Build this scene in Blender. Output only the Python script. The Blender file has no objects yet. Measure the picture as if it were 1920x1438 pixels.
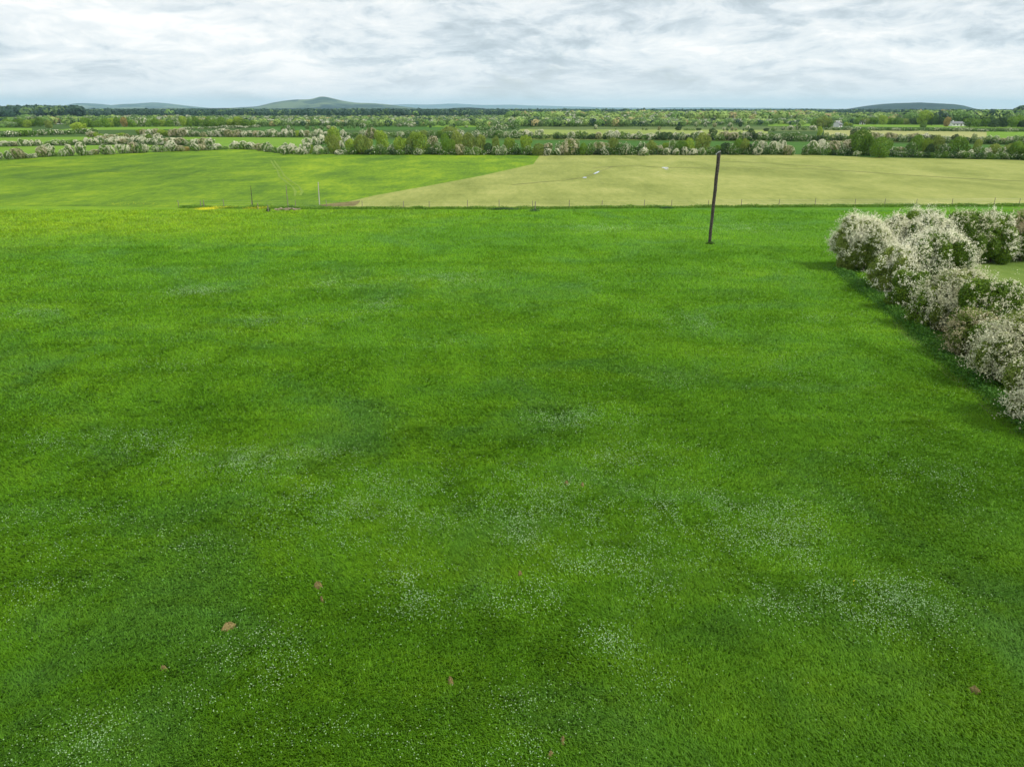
import bpy, bmesh, math, random
import numpy as np
from mathutils import Vector

R = math.radians
scn = bpy.context.scene
COL = scn.collection

# ------------------------------------------------------------------ camera
H = 13.0
PITCH = math.atan((719 - 206) / 1280.0)
cam_d = bpy.data.cameras.new("camera")
cam_d.sensor_width = 36.0
cam_d.lens = 24.0
cam_d.clip_start = 0.1
cam_d.clip_end = 200000
cam = bpy.data.objects.new("camera", cam_d)
COL.objects.link(cam)
cam.location = (0, 0, H)
cam.rotation_euler = (math.pi / 2 - PITCH, 0, 0)
scn.camera = cam
scn.render.resolution_x = 1024
scn.render.resolution_y = 766

# ------------------------------------------------------------------ light, sky, exposure
SUN_EL, SUN_AZ = 52.0, 112.0          # azimuth measured from the view direction towards the right
sd = Vector((math.sin(R(SUN_AZ)) * math.cos(R(SUN_EL)), math.cos(R(SUN_AZ)) * math.cos(R(SUN_EL)), math.sin(R(SUN_EL))))
sun_d = bpy.data.lights.new("sun", 'SUN')
sun_d.energy = 3.0
sun_d.angle = R(11.0)
sun_d.color = (1.0, 0.95, 0.86)
sun = bpy.data.objects.new("sun", sun_d)
COL.objects.link(sun)
sun.rotation_euler = sd.to_track_quat('Z', 'Y').to_euler()
scn.view_settings.view_transform = 'Standard'
scn.view_settings.look = 'None'
scn.view_settings.exposure = 0.35
scn.view_settings.gamma = 1.0
scn.cycles.max_bounces = 6
scn.cycles.diffuse_bounces = 2
scn.cycles.transmission_bounces = 3
scn.cycles.volume_bounces = 3
scn.cycles.transparent_max_bounces = 12

world = bpy.data.worlds.new("World")
scn.world = world
world.use_nodes = True


class NT:
    """short hand for building node trees"""
    def __init__(s, tree):
        s.t = tree; s.n = tree.nodes; s.l = tree.links

    def node(s, typ, **kw):
        n = s.n.new(typ)
        for k, v in kw.items():
            setattr(n, k, v)
        return n

    def put(s, sock, v):
        if isinstance(v, bpy.types.NodeSocket):
            s.l.new(v, sock)
        elif v is not None:
            if sock.type == 'RGBA' and len(v) == 3:
                v = (*v, 1)
            sock.default_value = v

    def math(s, op, a, b=None, c=None, clamp=False):
        n = s.node('ShaderNodeMath', operation=op, use_clamp=clamp)
        s.put(n.inputs[0], a)
        if b is not None: s.put(n.inputs[1], b)
        if c is not None: s.put(n.inputs[2], c)
        return n.outputs[0]

    def vmath(s, op, a, b=None):
        n = s.node('ShaderNodeVectorMath', operation=op)
        s.put(n.inputs[0], a)
        if b is not None: s.put(n.inputs[1], b)
        return n.outputs[0]

    def mix(s, f, a, b, mode='MIX'):
        n = s.node('ShaderNodeMix', data_type='RGBA', blend_type=mode)
        s.put(n.inputs[0], f); s.put(n.inputs[6], a); s.put(n.inputs[7], b)
        return n.outputs[2]

    def noise(s, vec, scale, detail=3.0, rough=0.55, dist=0.0):
        n = s.node('ShaderNodeTexNoise')
        s.put(n.inputs['Vector'], vec)
        n.inputs['Scale'].default_value = scale
        n.inputs['Detail'].default_value = detail
        n.inputs['Roughness'].default_value = rough
        n.inputs['Distortion'].default_value = dist
        return n.outputs[0]

    def ramp(s, f, stops, interp='LINEAR'):
        n = s.node('ShaderNodeValToRGB')
        cr = n.color_ramp
        cr.interpolation = interp
        while len(cr.elements) < len(stops):
            cr.elements.new(0.5)
        for e, (p, c) in zip(cr.elements, stops):
            e.position = p
            e.color = (*c, 1) if len(c) == 3 else c
        s.put(n.inputs[0], f)
        return n.outputs[0]

    def maprange(s, v, a, b, c=0.0, d=1.0):
        n = s.node('ShaderNodeMapRange')
        s.put(n.inputs[0], v)
        for i, x in enumerate((a, b, c, d)):
            n.inputs[i + 1].default_value = x
        return n.outputs[0]

    def mapping(s, vec, scale=(1, 1, 1), rot=(0, 0, 0), loc=(0, 0, 0)):
        n = s.node('ShaderNodeMapping')
        s.put(n.inputs[0], vec)
        n.inputs['Location'].default_value = loc
        n.inputs['Rotation'].default_value = rot
        n.inputs['Scale'].default_value = scale
        return n.outputs[0]


w = NT(world.node_tree)
for n in list(w.n):
    w.n.remove(n)
sky = w.node('ShaderNodeTexSky', sky_type='NISHITA', sun_disc=False)
sky.sun_elevation = R(SUN_EL)
sky.sun_rotation = R(SUN_AZ)
sky.altitude = 80
sky.air_density = 1.0
sky.dust_density = 1.5
tc = w.node('ShaderNodeTexCoord').outputs['Generated']
sp = w.node('ShaderNodeSeparateXYZ'); w.put(sp.inputs[0], tc)
zc = w.math('MAXIMUM', sp.outputs[2], 0.0)
den = w.math('ADD', zc, 0.21)
cb = w.node('ShaderNodeCombineXYZ')
w.put(cb.inputs[0], w.math('DIVIDE', sp.outputs[0], den))
w.put(cb.inputs[1], w.math('DIVIDE', sp.outputs[1], den))
uv = cb.outputs[0]


wn = w.node('ShaderNodeTexNoise'); w.put(wn.inputs['Vector'], uv)
wn.inputs['Scale'].default_value = 1.6; wn.inputs['Detail'].default_value = 3.0
warp = w.vmath('MULTIPLY', w.vmath('SUBTRACT', wn.outputs['Color'], (0.5, 0.5, 0.5)), (0.45, 0.45, 0.0))


def cloud_noise(dx, dy):
    a = w.noise(w.mapping(uv, scale=(0.75, 1.0, 1), loc=(13.1 + dx, 1.7 + dy, 0.0)), 0.95, 3, 0.5, 0.0)
    b_ = w.noise(w.vmath('ADD', w.mapping(uv, scale=(1.0, 1.0, 1), loc=(9.0 + dx, 4.0 + dy, 2.0)), warp), 2.3, 11, 0.66, 0.0)
    return w.math('ADD', w.math('MULTIPLY', a, 0.48), w.math('MULTIPLY', b_, 0.52))


nn = cloud_noise(0, 0)
relief = w.math('SUBTRACT', cloud_noise(0.01, -0.09), nn)      # lit upper edges, grey undersides
base = w.math('ADD', nn, w.math('MULTIPLY', relief, 1.6))
cloudc = w.ramp(base, [(0.37, (4.3, 4.9, 5.3)), (0.44, (5.5, 6.1, 6.5)), (0.49, (6.8, 7.2, 7.4)), (0.54, (7.5, 7.75, 7.8)), (0.61, (8.8, 8.7, 8.5))])
hor = w.math('POWER', w.maprange(sp.outputs[2], 0.0, 0.07, 1.0, 0.0), 1.5)
cloudc = w.mix(w.math('MULTIPLY', hor, 0.8), cloudc, (8.9, 8.3, 8.1))
skymix = w.mix(w.maprange(nn, 0.30, 0.42, 0.5, 1.0), sky.outputs[0], cloudc)
bg = w.node('ShaderNodeBackground')
w.put(bg.inputs[0], skymix)
bg.inputs[1].default_value = 0.1
wo = w.node('ShaderNodeOutputWorld')
w.l.new(bg.outputs[0], wo.inputs[0])


# ------------------------------------------------------------------ helpers
CP, SP_ = math.cos(PITCH), math.sin(PITCH)


def ray(px, py):
    x, y = (px - 960) / 1280.0, (719 - py) / 1280.0
    return x, CP + y * SP_, -SP_ + y * CP


def P(px, py, z=0.0):
    x, y, d = ray(px, py)
    t = (z - H) / d
    return t * x, t * y


def at_dist(px, py, Y):
    """height and x of a sight line at forward distance Y"""
    x, y, d = ray(px, py)
    t = Y / y
    return t * x, H + t * d


def tag(o, label=None, cat=None, group=None, kind=None):
    if label: o['label'] = label
    if cat: o['category'] = cat
    if group: o['group'] = group
    if kind: o['kind'] = kind
    return o


def link(name, me, mat=None, parent=None):
    o = bpy.data.objects.new(name, me)
    COL.objects.link(o)
    if mat:
        for m in (mat if isinstance(mat, (list, tuple)) else [mat]):
            me.materials.append(m)
    if parent: o.parent = parent
    return o


def empty(name, loc=(0, 0, 0), rz=0.0):
    o = bpy.data.objects.new(name, None)
    COL.objects.link(o)
    o.location = loc
    o.rotation_euler = (0, 0, rz)
    o.empty_display_size = 0.5
    return o


def np_mesh(name, V, nper, smooth=False, midx=None):
    """V: (n*nper,3) verts, faces of nper verts each"""
    V = np.ascontiguousarray(V, dtype=np.float32)
    nv = len(V); nf = nv // nper
    me = bpy.data.meshes.new(name)
    me.vertices.add(nv)
    me.vertices.foreach_set('co', V.ravel())
    me.loops.add(nv)
    me.loops.foreach_set('vertex_index', np.arange(nv, dtype=np.int32))
    me.polygons.add(nf)
    me.polygons.foreach_set('loop_start', np.arange(0, nv, nper, dtype=np.int32))
    if midx is not None:
        me.polygons.foreach_set('material_index', np.asarray(midx, dtype=np.int32))
    me.update(calc_edges=True)
    return me


def unit(v):
    return v / np.maximum(np.linalg.norm(v, axis=1, keepdims=True), 1e-9)


def quads(C, N, S, rng, aspect=0.6):
    """leaf quads (diamonds) at C facing N with size S"""
    N = unit(N)
    A = unit(np.cross(N, unit(rng.normal(size=N.shape))))
    B = np.cross(N, A)
    S = np.asarray(S).reshape(-1, 1)
    A = A * S * 0.5; B = B * S * 0.5 * aspect
    V = np.stack([C - A, C - B, C + A, C + B], axis=1)
    return V.reshape(-1, 3)


def tube_bm(bm, pts, radii, seg=7, cap=True):
    rings = []
    for i, (p, r) in enumerate(zip(pts, radii)):
        p = Vector(p)
        a = Vector(pts[max(i - 1, 0)]); b = Vector(pts[min(i + 1, len(pts) - 1)])
        dd = (b - a).normalized()
        ref = Vector((0, 1, 0)) if abs(dd.y) < 0.8 else Vector((1, 0, 0))
        uu = ref.cross(dd).normalized(); vv = dd.cross(uu)
        rings.append([bm.verts.new(p + uu * (r * math.cos(2 * math.pi * k / seg)) + vv * (r * math.sin(2 * math.pi * k / seg))) for k in range(seg)])
    for r0, r1 in zip(rings, rings[1:]):
        for k in range(seg):
            bm.faces.new((r0[k], r0[(k + 1) % seg], r1[(k + 1) % seg], r1[k]))
    if cap:
        bm.faces.new(rings[0][::-1]); bm.faces.new(rings[-1])


def bm_mesh(name, bm):
    me = bpy.data.meshes.new(name)
    bm.normal_update()
    bm.to_mesh(me); bm.free()
    return me


def box_bm(bm, x0, x1, y0, y1, z0, z1):
    v = [bm.verts.new(c) for c in ((x0, y0, z0), (x1, y0, z0), (x1, y1, z0), (x0, y1, z0), (x0, y0, z1), (x1, y0, z1), (x1, y1, z1), (x0, y1, z1))]
    for f in ((0, 3, 2, 1), (4, 5, 6, 7), (0, 1, 5, 4), (1, 2, 6, 5), (2, 3, 7, 6), (3, 0, 4, 7)):
        bm.faces.new([v[i] for i in f])


def new_mat(name):
    m = bpy.data.materials.new(name)
    m.use_nodes = True
    t = NT(m.node_tree)
    for n in list(t.n):
        if n.type != 'OUTPUT_MATERIAL': t.n.remove(n)
    out = [n for n in t.n if n.type == 'OUTPUT_MATERIAL'][0]
    return m, t, out


def simple_mat(name, c, rough=0.7, c2=None, scale=3.0, metal=0.0, spec=0.3):
    m, t, out = new_mat(name)
    b = t.node('ShaderNodeBsdfPrincipled')
    b.inputs['Roughness'].default_value = rough
    b.inputs['Metallic'].default_value = metal
    b.inputs['Specular IOR Level'].default_value = spec
    g = t.node('ShaderNodeNewGeometry')
    if c2:
        f = t.noise(g.outputs['Position'], scale, 5, 0.65)
        t.put(b.inputs['Base Color'], t.ramp(f, [(0.35, c), (0.65, c2)]))
    else:
        t.put(b.inputs['Base Color'], c)
    t.l.new(b.outputs[0], out.inputs[0])
    return m


def leaf_mat(name, c1, c2, c3, trans=0.3, clump=0.25, obj_var=0.35, rough=0.6, spec=0.25, gain=1.75, island=0.5):
    """foliage: tone differs from leaf to leaf, from clump to clump and from plant to plant"""
    m, t, out = new_mat(name)
    g = t.node('ShaderNodeNewGeometry')
    oi = t.node('ShaderNodeObjectInfo')
    cl = t.noise(g.outputs['Position'], clump, 3, 0.6)
    f = t.math('ADD', t.math('ADD', t.math('MULTIPLY', g.outputs['Random Per Island'], island), 0.25 - island * 0.5), t.math('MULTIPLY', cl, 1.1))
    f = t.math('ADD', f, t.math('MULTIPLY', t.math('SUBTRACT', oi.outputs['Random'], 0.5), obj_var))
    f = t.math('SUBTRACT', f, 0.30, clamp=True)
    if max(c3) < 0.5: c1, c2, c3 = [tuple(q * gain for q in c) for c in (c1, c2, c3)]
    col = t.ramp(f, [(0.1, c1), (0.5, c2), (0.95, c3)])
    b = t.node('ShaderNodeBsdfPrincipled')
    b.inputs['Roughness'].default_value = rough
    b.inputs['Specular IOR Level'].default_value = spec
    t.put(b.inputs['Base Color'], col)
    tr = t.node('ShaderNodeBsdfTranslucent')
    t.put(tr.inputs[0], col)
    mx = t.node('ShaderNodeMixShader')
    mx.inputs[0].default_value = trans
    t.l.new(b.outputs[0], mx.inputs[1]); t.l.new(tr.outputs[0], mx.inputs[2])
    t.l.new(mx.outputs[0], out.inputs[0])
    return m


# ------------------------------------------------------------------ meadow colour, shared by the ground and the blades
def meadow_colour(t, pos, gain=1.9, island=0.2, clump=0.06):
    k = lambda c: tuple(x * gain for x in c)
    p2 = t.vmath('MULTIPLY', pos, (1, 1, 0))
    warp = t.noise(p2, 0.06, 2, 0.5)
    big = t.noise(t.mapping(p2, scale=(0.6, 1.0, 1)), 0.075, 4, 0.55, 0.6)
    mid = t.noise(t.mapping(p2, loc=(31, 7, 0)), 0.42, 4, 0.6, 0.5)
    fine = t.noise(t.mapping(p2, scale=(0.55, 1.0, 1)), 3.4, 4, 0.65)
    streak = t.noise(t.mapping(p2, scale=(0.10, 1.0, 1), rot=(0, 0, 0.06)), 0.55, 4, 0.6, 0.4)
    v = t.math('ADD', t.math('MULTIPLY', big, 0.38), t.math('MULTIPLY', mid, 0.24))
    v = t.math('ADD', v, t.math('MULTIPLY', fine, 0.20))
    v = t.math('ADD', v, t.math('MULTIPLY', streak, 0.20))
    col = t.ramp(v, [(0.36, k((0.050, 0.146, 0.003))), (0.48, k((0.064, 0.176, 0.0035))), (0.57, k((0.084, 0.202, 0.004))), (0.69, k((0.124, 0.242, 0.006)))])
    blue = t.noise(t.mapping(p2, loc=(80, 13, 0), scale=(0.8, 1, 1)), 0.16, 5, 0.62, 0.8)
    col = t.mix(t.maprange(blue, 0.50, 0.68, 0.0, 0.55), col, k((0.054, 0.155, 0.028)))
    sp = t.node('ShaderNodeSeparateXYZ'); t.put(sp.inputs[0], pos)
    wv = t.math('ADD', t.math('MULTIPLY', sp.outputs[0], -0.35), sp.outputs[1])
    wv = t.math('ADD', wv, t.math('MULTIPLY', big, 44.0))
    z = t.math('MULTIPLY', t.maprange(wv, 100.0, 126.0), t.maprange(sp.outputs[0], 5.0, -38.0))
    col = t.mix(t.math('MULTIPLY', z, 0.6), col, t.mix(t.maprange(mid, 0.35, 0.65), k((0.120, 0.225, 0.004)), k((0.185, 0.285, 0.006))))  # far-left sunlit patch painted into the grass as a brighter yellow-green
    return col


def meadow_ground_mat(name, gain=1.9, island=0.2, clump=0.06):
    m, t, out = new_mat(name)
    g = t.node('ShaderNodeNewGeometry')
    pos = g.outputs['Position']
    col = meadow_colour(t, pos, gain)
    b = t.node('ShaderNodeBsdfPrincipled')
    b.inputs['Roughness'].default_value = 0.85
    b.inputs['Specular IOR Level'].default_value = 0.15
    t.put(b.inputs['Base Color'], col)
    hgt = t.noise(t.mapping(pos, scale=(0.5, 1, 1)), 4.0, 6, 0.7)
    bp = t.node('ShaderNodeBump')
    bp.inputs['Strength'].default_value = 0.8
    bp.inputs['Distance'].default_value = 0.25
    t.put(bp.inputs['Height'], hgt)
    t.l.new(bp.outputs[0], b.inputs['Normal'])
    t.l.new(b.outputs[0], out.inputs[0])
    return m


def field_mat(name, ca, cb_, cc, big=0.03, streak=(0.08, 1.0), srot=0.05, bump=0.5, lo=0.40, hi=0.62, fine=2.0):
    m, t, out = new_mat(name)
    g = t.node('ShaderNodeNewGeometry')
    pos = t.vmath('MULTIPLY', g.outputs['Position'], (1, 1, 0))
    a = t.noise(t.mapping(pos, scale=(1, 0.55, 1)), big, 6, 0.62, 0.6)
    s = t.noise(t.mapping(pos, scale=(streak[0], streak[1], 1), rot=(0, 0, srot)), 0.22, 5, 0.6, 0.5)
    f = t.noise(t.mapping(pos, scale=(1, 0.3, 1)), fine * 0.6, 5, 0.75)
    a2 = t.noise(t.mapping(pos, scale=(1, 0.4, 1), loc=(5, 9, 0)), 0.14, 5, 0.65, 0.5)
    v = t.math('ADD', t.math('MULTIPLY', a, 0.34), t.math('MULTIPLY', s, 0.10))
    v = t.math('ADD', v, t.math('MULTIPLY', a2, 0.26))
    v = t.math('ADD', v, t.math('MULTIPLY', f, 0.28))
    col = t.ramp(v, [(lo, ca), ((lo + hi) / 2, cb_), (hi, cc)])
    b = t.node('ShaderNodeBsdfPrincipled')
    b.inputs['Roughness'].default_value = 0.9
    b.inputs['Specular IOR Level'].default_value = 0.1
    t.put(b.inputs['Base Color'], col)
    bp = t.node('ShaderNodeBump')
    bp.inputs['Strength'].default_value = bump
    bp.inputs['Distance'].default_value = 0.4
    t.put(bp.inputs['Height'], t.noise(t.mapping(pos, scale=(0.4, 1, 1)), 1.6, 6, 0.7))
    t.l.new(bp.outputs[0], b.inputs['Normal'])
    t.l.new(b.outputs[0], out.inputs[0])
    return m


# ------------------------------------------------------------------ ground and fields
def sheet(name, pts, mat, z, world_pts=False):
    W = pts if world_pts else [P(*p) for p in pts]
    me = bpy.data.meshes.new(name)
    bm = bmesh.new()
    bm.faces.new([bm.verts.new((x, y, z)) for x, y in W])
    bmesh.ops.triangulate(bm, faces=bm.faces[:])
    for f in bm.faces:
        if f.normal.z < 0: f.normal_flip()
    bm.to_mesh(me); bm.free()
    return tag(link(name, me, mat), kind='structure')


M_ground = field_mat('rough land', (0.025, 0.057, 0.010), (0.045, 0.094, 0.015), (0.078, 0.139, 0.023), big=0.006, streak=(0.1, 0.6), lo=0.38, hi=0.64)
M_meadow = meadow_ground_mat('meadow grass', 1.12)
M_left = field_mat('left field grass', (0.062, 0.135, 0.012), (0.120, 0.220, 0.010), (0.215, 0.315, 0.014), big=0.035, streak=(0.12, 1.0), lo=0.42, hi=0.58)
M_pale = field_mat('dry pale grass', (0.155, 0.190, 0.042), (0.235, 0.268, 0.070), (0.325, 0.335, 0.108), big=0.04, streak=(0.06, 1.0), lo=0.40, hi=0.60)
M_bright = field_mat('bright pasture', (0.102, 0.193, 0.016), (0.127, 0.238, 0.021), (0.168, 0.279, 0.030), big=0.015)
M_mid = field_mat('deep green pasture', (0.034, 0.097, 0.011), (0.046, 0.123, 0.015), (0.064, 0.148, 0.020), big=0.015)
M_yellow = field_mat('yellowish pasture', (0.160, 0.220, 0.045), (0.200, 0.255, 0.058), (0.245, 0.290, 0.078), big=0.012)
M_dull = field_mat('dull pasture', (0.066, 0.107, 0.029), (0.094, 0.135, 0.037), (0.123, 0.164, 0.049), big=0.012)
M_tan = field_mat('tan stubble', (0.225, 0.255, 0.085), (0.275, 0.290, 0.105), (0.320, 0.325, 0.130), big=0.012)
M_paddock = field_mat('paddock grass', (0.070, 0.130, 0.016), (0.120, 0.190, 0.034), (0.180, 0.240, 0.060), big=0.12, lo=0.38, hi=0.62)

G0 = 32000
sheet('ground', [(-G0, -4000), (G0, -4000), (G0, 29000), (-G0, 29000)], M_ground, 0.0, True)
pC = lambda L: [P(*p) for p in L]
# the near meadow
fence_px = [(-700, 386), (-300, 385), (0, 386), (340, 389), (620, 391), (1000, 391), (1400, 388), (1920, 386), (2500, 383), (3000, 382)]
FL = pC(fence_px)
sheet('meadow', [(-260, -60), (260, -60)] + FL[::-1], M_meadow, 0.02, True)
sheet('left_field', [(-900, 380), (-300, 385), (0, 386), (340, 389), (612, 391), (655, 379), (700, 368), (800, 350), (900, 331), (1000, 308.5), (1013, 291), (600, 289), (520, 288), (480, 281), (430, 280.5), (300, 285), (0, 299), (-500, 315), (-900, 330)], M_left, 0.04)
sheet('pale_field', [(612, 391), (1000, 391), (1400, 388), (1920, 386), (2500, 383), (3000, 382), (3000, 330), (2300, 309), (1920, 301), (1640, 296), (1500, 290.5), (1013, 291), (1000, 308.5), (900, 331), (800, 350), (700, 368), (655, 379)], M_pale, 0.06)
sheet('field', [(-600, 313), (0, 298), (280, 285), (430, 280), (265, 272), (0, 276), (-600, 290)], M_bright, 0.06)
sheet('field', [(-400, 280), (0, 273.5), (170, 270), (330, 262), (200, 256.5), (0, 259), (-400, 264)], M_bright, 0.06)
sheet('field', [(380, 280), (480, 280), (560, 288), (572, 277), (600, 259), (340, 257.5)], M_bright, 0.06)
sheet('field', [(100, 245), (340, 243), (470, 240), (340, 238), (160, 239)], M_bright, 0.06)
sheet('field', [(0, 246), (60, 246), (60, 241), (0, 240)], M_bright, 0.08)
sheet('field', [(470, 246), (620, 245), (960, 243.5), (960, 236), (700, 236), (560, 235), (470, 240)], M_mid, 0.06)
sheet('field', [(800, 239), (960, 239), (960, 235), (800, 235)], M_bright, 0.08)
sheet('field', [(560, 288.5), (600, 262), (1100, 264), (1500, 267), (2000, 275), (2500, 284), (2500, 314), (1920, 300), (1640, 295), (1500, 290)], M_mid, 0.04)
sheet('field', [(960, 262), (975, 243), (1240, 246), (1440, 247), (1440, 265)], M_yellow, 0.08)
sheet('field', [(975, 243), (1010, 237.5), (1440, 238), (1545, 241), (1545, 247), (1240, 246)], M_dull, 0.06)
sheet('field', [(1100, 246), (1440, 247), (1440, 244.5), (1100, 243.5)], M_yellow, 0.10)
sheet('field', [(1545, 266), (1545, 244), (1700, 245), (1850, 248), (1850, 268)], M_tan, 0.08)
sheet('field', [(1850, 268), (1850, 247), (2300, 252), (2300, 278)], M_bright, 0.08)
sheet('field', [(1600, 238), (1600, 233.5), (1920, 236.5), (2300, 240), (2300, 246), (1920, 241)], M_bright, 0.06)
sheet('field', [(1440, 237), (1440, 231), (1530, 231), (1530, 237)], M_bright, 0.06)
sheet('field', [(1580, 229), (1580, 225), (1612, 225), (1612, 229)], M_bright, 0.06)
sheet('field', [(-200, 224), (0, 223), (62, 220), (30, 217), (-200, 215.5)], M_bright, 0.06)
sheet('field', [(690, 225), (690, 221), (960, 220), (960, 223)], M_bright, 0.06)
sheet('water', [(38, 214.6), (82, 214.6), (82, 213.3), (38, 213.3)], simple_mat('lake water', (0.5, 0.55, 0.58), 0.15), 0.1)
# paddock behind the near hedge
sheet('paddock', [(1600, 470), (1640, 560), (1700, 640), (1800, 730), (1890, 810), (2050, 960), (2300, 1200), (2900, 1200), (2900, 440), (1900, 440)], M_paddock, 0.05)


# ------------------------------------------------------------------ grass blades
def in_poly(x, y, poly):
    inside = np.zeros(len(x), bool)
    n = len(poly)
    for i in range(n):
        x0, y0 = poly[i]; x1, y1 = poly[(i + 1) % n]
        c = ((y0 > y) != (y1 > y)) & (x < (x1 - x0) * (y - y0) / (y1 - y0 + 1e-12) + x0)
        inside ^= c
    return inside


def blade_mat(name, gain, root_dark=True):
    m, t, out = new_mat(name)
    g = t.node('ShaderNodeNewGeometry')
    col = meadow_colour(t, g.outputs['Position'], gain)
    r = g.outputs['Random Per Island']
    col = t.mix(t.maprange(r, 0.0, 1.0, 0.05, 0.38), col, t.mix(1.0, col, (1.7, 1.35, 1.4), 'MULTIPLY'))
    b = t.node('ShaderNodeBsdfPrincipled')
    b.inputs['Roughness'].default_value = 0.5
    b.inputs['Specular IOR Level'].default_value = 0.25
    t.put(b.inputs['Base Color'], col)
    nv = t.vmath('NORMALIZE', t.vmath('ADD', t.vmath('MULTIPLY', g.outputs['Normal'], (0.6, 0.6, 0.6)), (0, 0, 0.8)))
    t.put(b.inputs['Normal'], nv)
    tr = t.node('ShaderNodeBsdfTranslucent'); t.put(tr.inputs[0], col)
    mx = t.node('ShaderNodeMixShader'); mx.inputs[0].default_value = 0.3
    t.l.new(b.outputs[0], mx.inputs[1]); t.l.new(tr.outputs[0], mx.inputs[2])
    t.l.new(mx.outputs[0], out.inputs[0])
    return m


def value_noise(x, y, scale, rng):
    """cheap smooth noise in numpy"""
    G = rng.random((64, 64))
    u, v = x * scale + 1000, y * scale + 1000
    i, j = np.floor(u).astype(int), np.floor(v).astype(int)
    fu, fv = u - i, v - j
    fu = fu * fu * (3 - 2 * fu); fv = fv * fv * (3 - 2 * fv)
    g = lambda a, b: G[a % 64, b % 64]
    return (g(i, j) * (1 - fu) + g(i + 1, j) * fu) * (1 - fv) + (g(i, j + 1) * (1 - fu) + g(i + 1, j + 1) * fu) * fv


def grass(seed=5):
    rng = np.random.default_rng(seed)
    xs, ys = [], []
    for d0, d1, rho in ((7, 13, 1100), (13, 20, 900), (20, 28, 560), (28, 38, 320), (38, 52, 150), (52, 70, 70), (70, 97, 28)):
        wide = 1.30 if d1 < 25 else (1.05 if d1 < 40 else 0.92)
        area = wide * (d1 * d1 - d0 * d0)
        n = int(area * rho)
        d = np.sqrt(rng.random(n) * (d1 * d1 - d0 * d0) + d0 * d0)
        x = (rng.random(n) * 2 - 1) * wide * d
        xs.append(x); ys.append(d)
    x = np.concatenate(xs); y = np.concatenate(ys)
    # drop what lies beyond the hedge line
    hl = pC([(1600, 500), (1740, 655), (1920, 800)])
    keep = ~((x > 22) & (x - hl[0][0] > (hl[0][1] - y) * (hl[2][0] - hl[0][0]) / (hl[0][1] - hl[2][1] + 1e-9) + 2.5) & (y < 70) & (x > 12))
    for mx_, my_, mr in ((430, 1180, .26), (597, 1103, .19), (604, 1129, .08), (845, 1281, .14), (1055, 1392, .11), (1032, 1420, .11), (1826, 1299, .15), (975, 1081, .09), (309, 1258, .13), (1062, 910, .14), (1092, 913, .12)):
        wx, wy = P(mx_, my_)
        keep &= ((x - wx) ** 2 + (y - wy) ** 2) > (mr * 0.66 * (0.75 + 0.6 * rng.random(len(x)))) ** 2
    x, y = x[keep], y[keep]
    n = len(x)
    # tufts: tall in patches, laid over in patches
    tall = value_noise(x, y, 0.45, rng) * 0.5 + value_noise(x, y, 1.9, rng) * 0.5
    hgt = 0.045 + 0.065 * np.clip(tall * 1.3 - 0.25, 0, 1) * 0.9 + rng.random(n) * 0.04
    hgt += 0.06 * np.clip(value_noise(x, y, 1.3, rng) * 4 - 3.0, 0, 1) * (y < 30)
    wid = 0.007 + 0.00050 * y + rng.random(n) * 0.005
    hgt *= 1 + y * 0.006
    ang = rng.random(n) * 6.283
    lay = value_noise(x, y, 0.22, rng) * 6.283 * 1.5
    lx = np.cos(lay) * 0.28 + np.cos(ang) * 0.8
    ly = np.sin(lay) * 0.28 + np.sin(ang) * 0.8
    lean = hgt * (0.8 + rng.random(n) * 0.8)
    z0 = np.full(n, 0.02)
    base = np.stack([x, y, z0], 1)
    side = np.stack([-ly, lx, np.zeros(n)], 1)
    side = unit(side) * (wid / 2)[:, None]
    mid = base + np.stack([lx * lean * 0.35, ly * lean * 0.35, hgt * 0.65], 1)
    tip = base + np.stack([lx * lean, ly * lean, hgt], 1)
    V = np.stack([base - side * 0.8, base + side * 0.8, mid + side, tip, mid - side], 1)
    me = np_mesh('grass', V.reshape(-1, 3), 5)
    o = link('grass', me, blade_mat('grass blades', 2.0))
    tag(o, 'lush bright green grass covering the whole near meadow', 'grass', kind='stuff')


grass()


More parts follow.
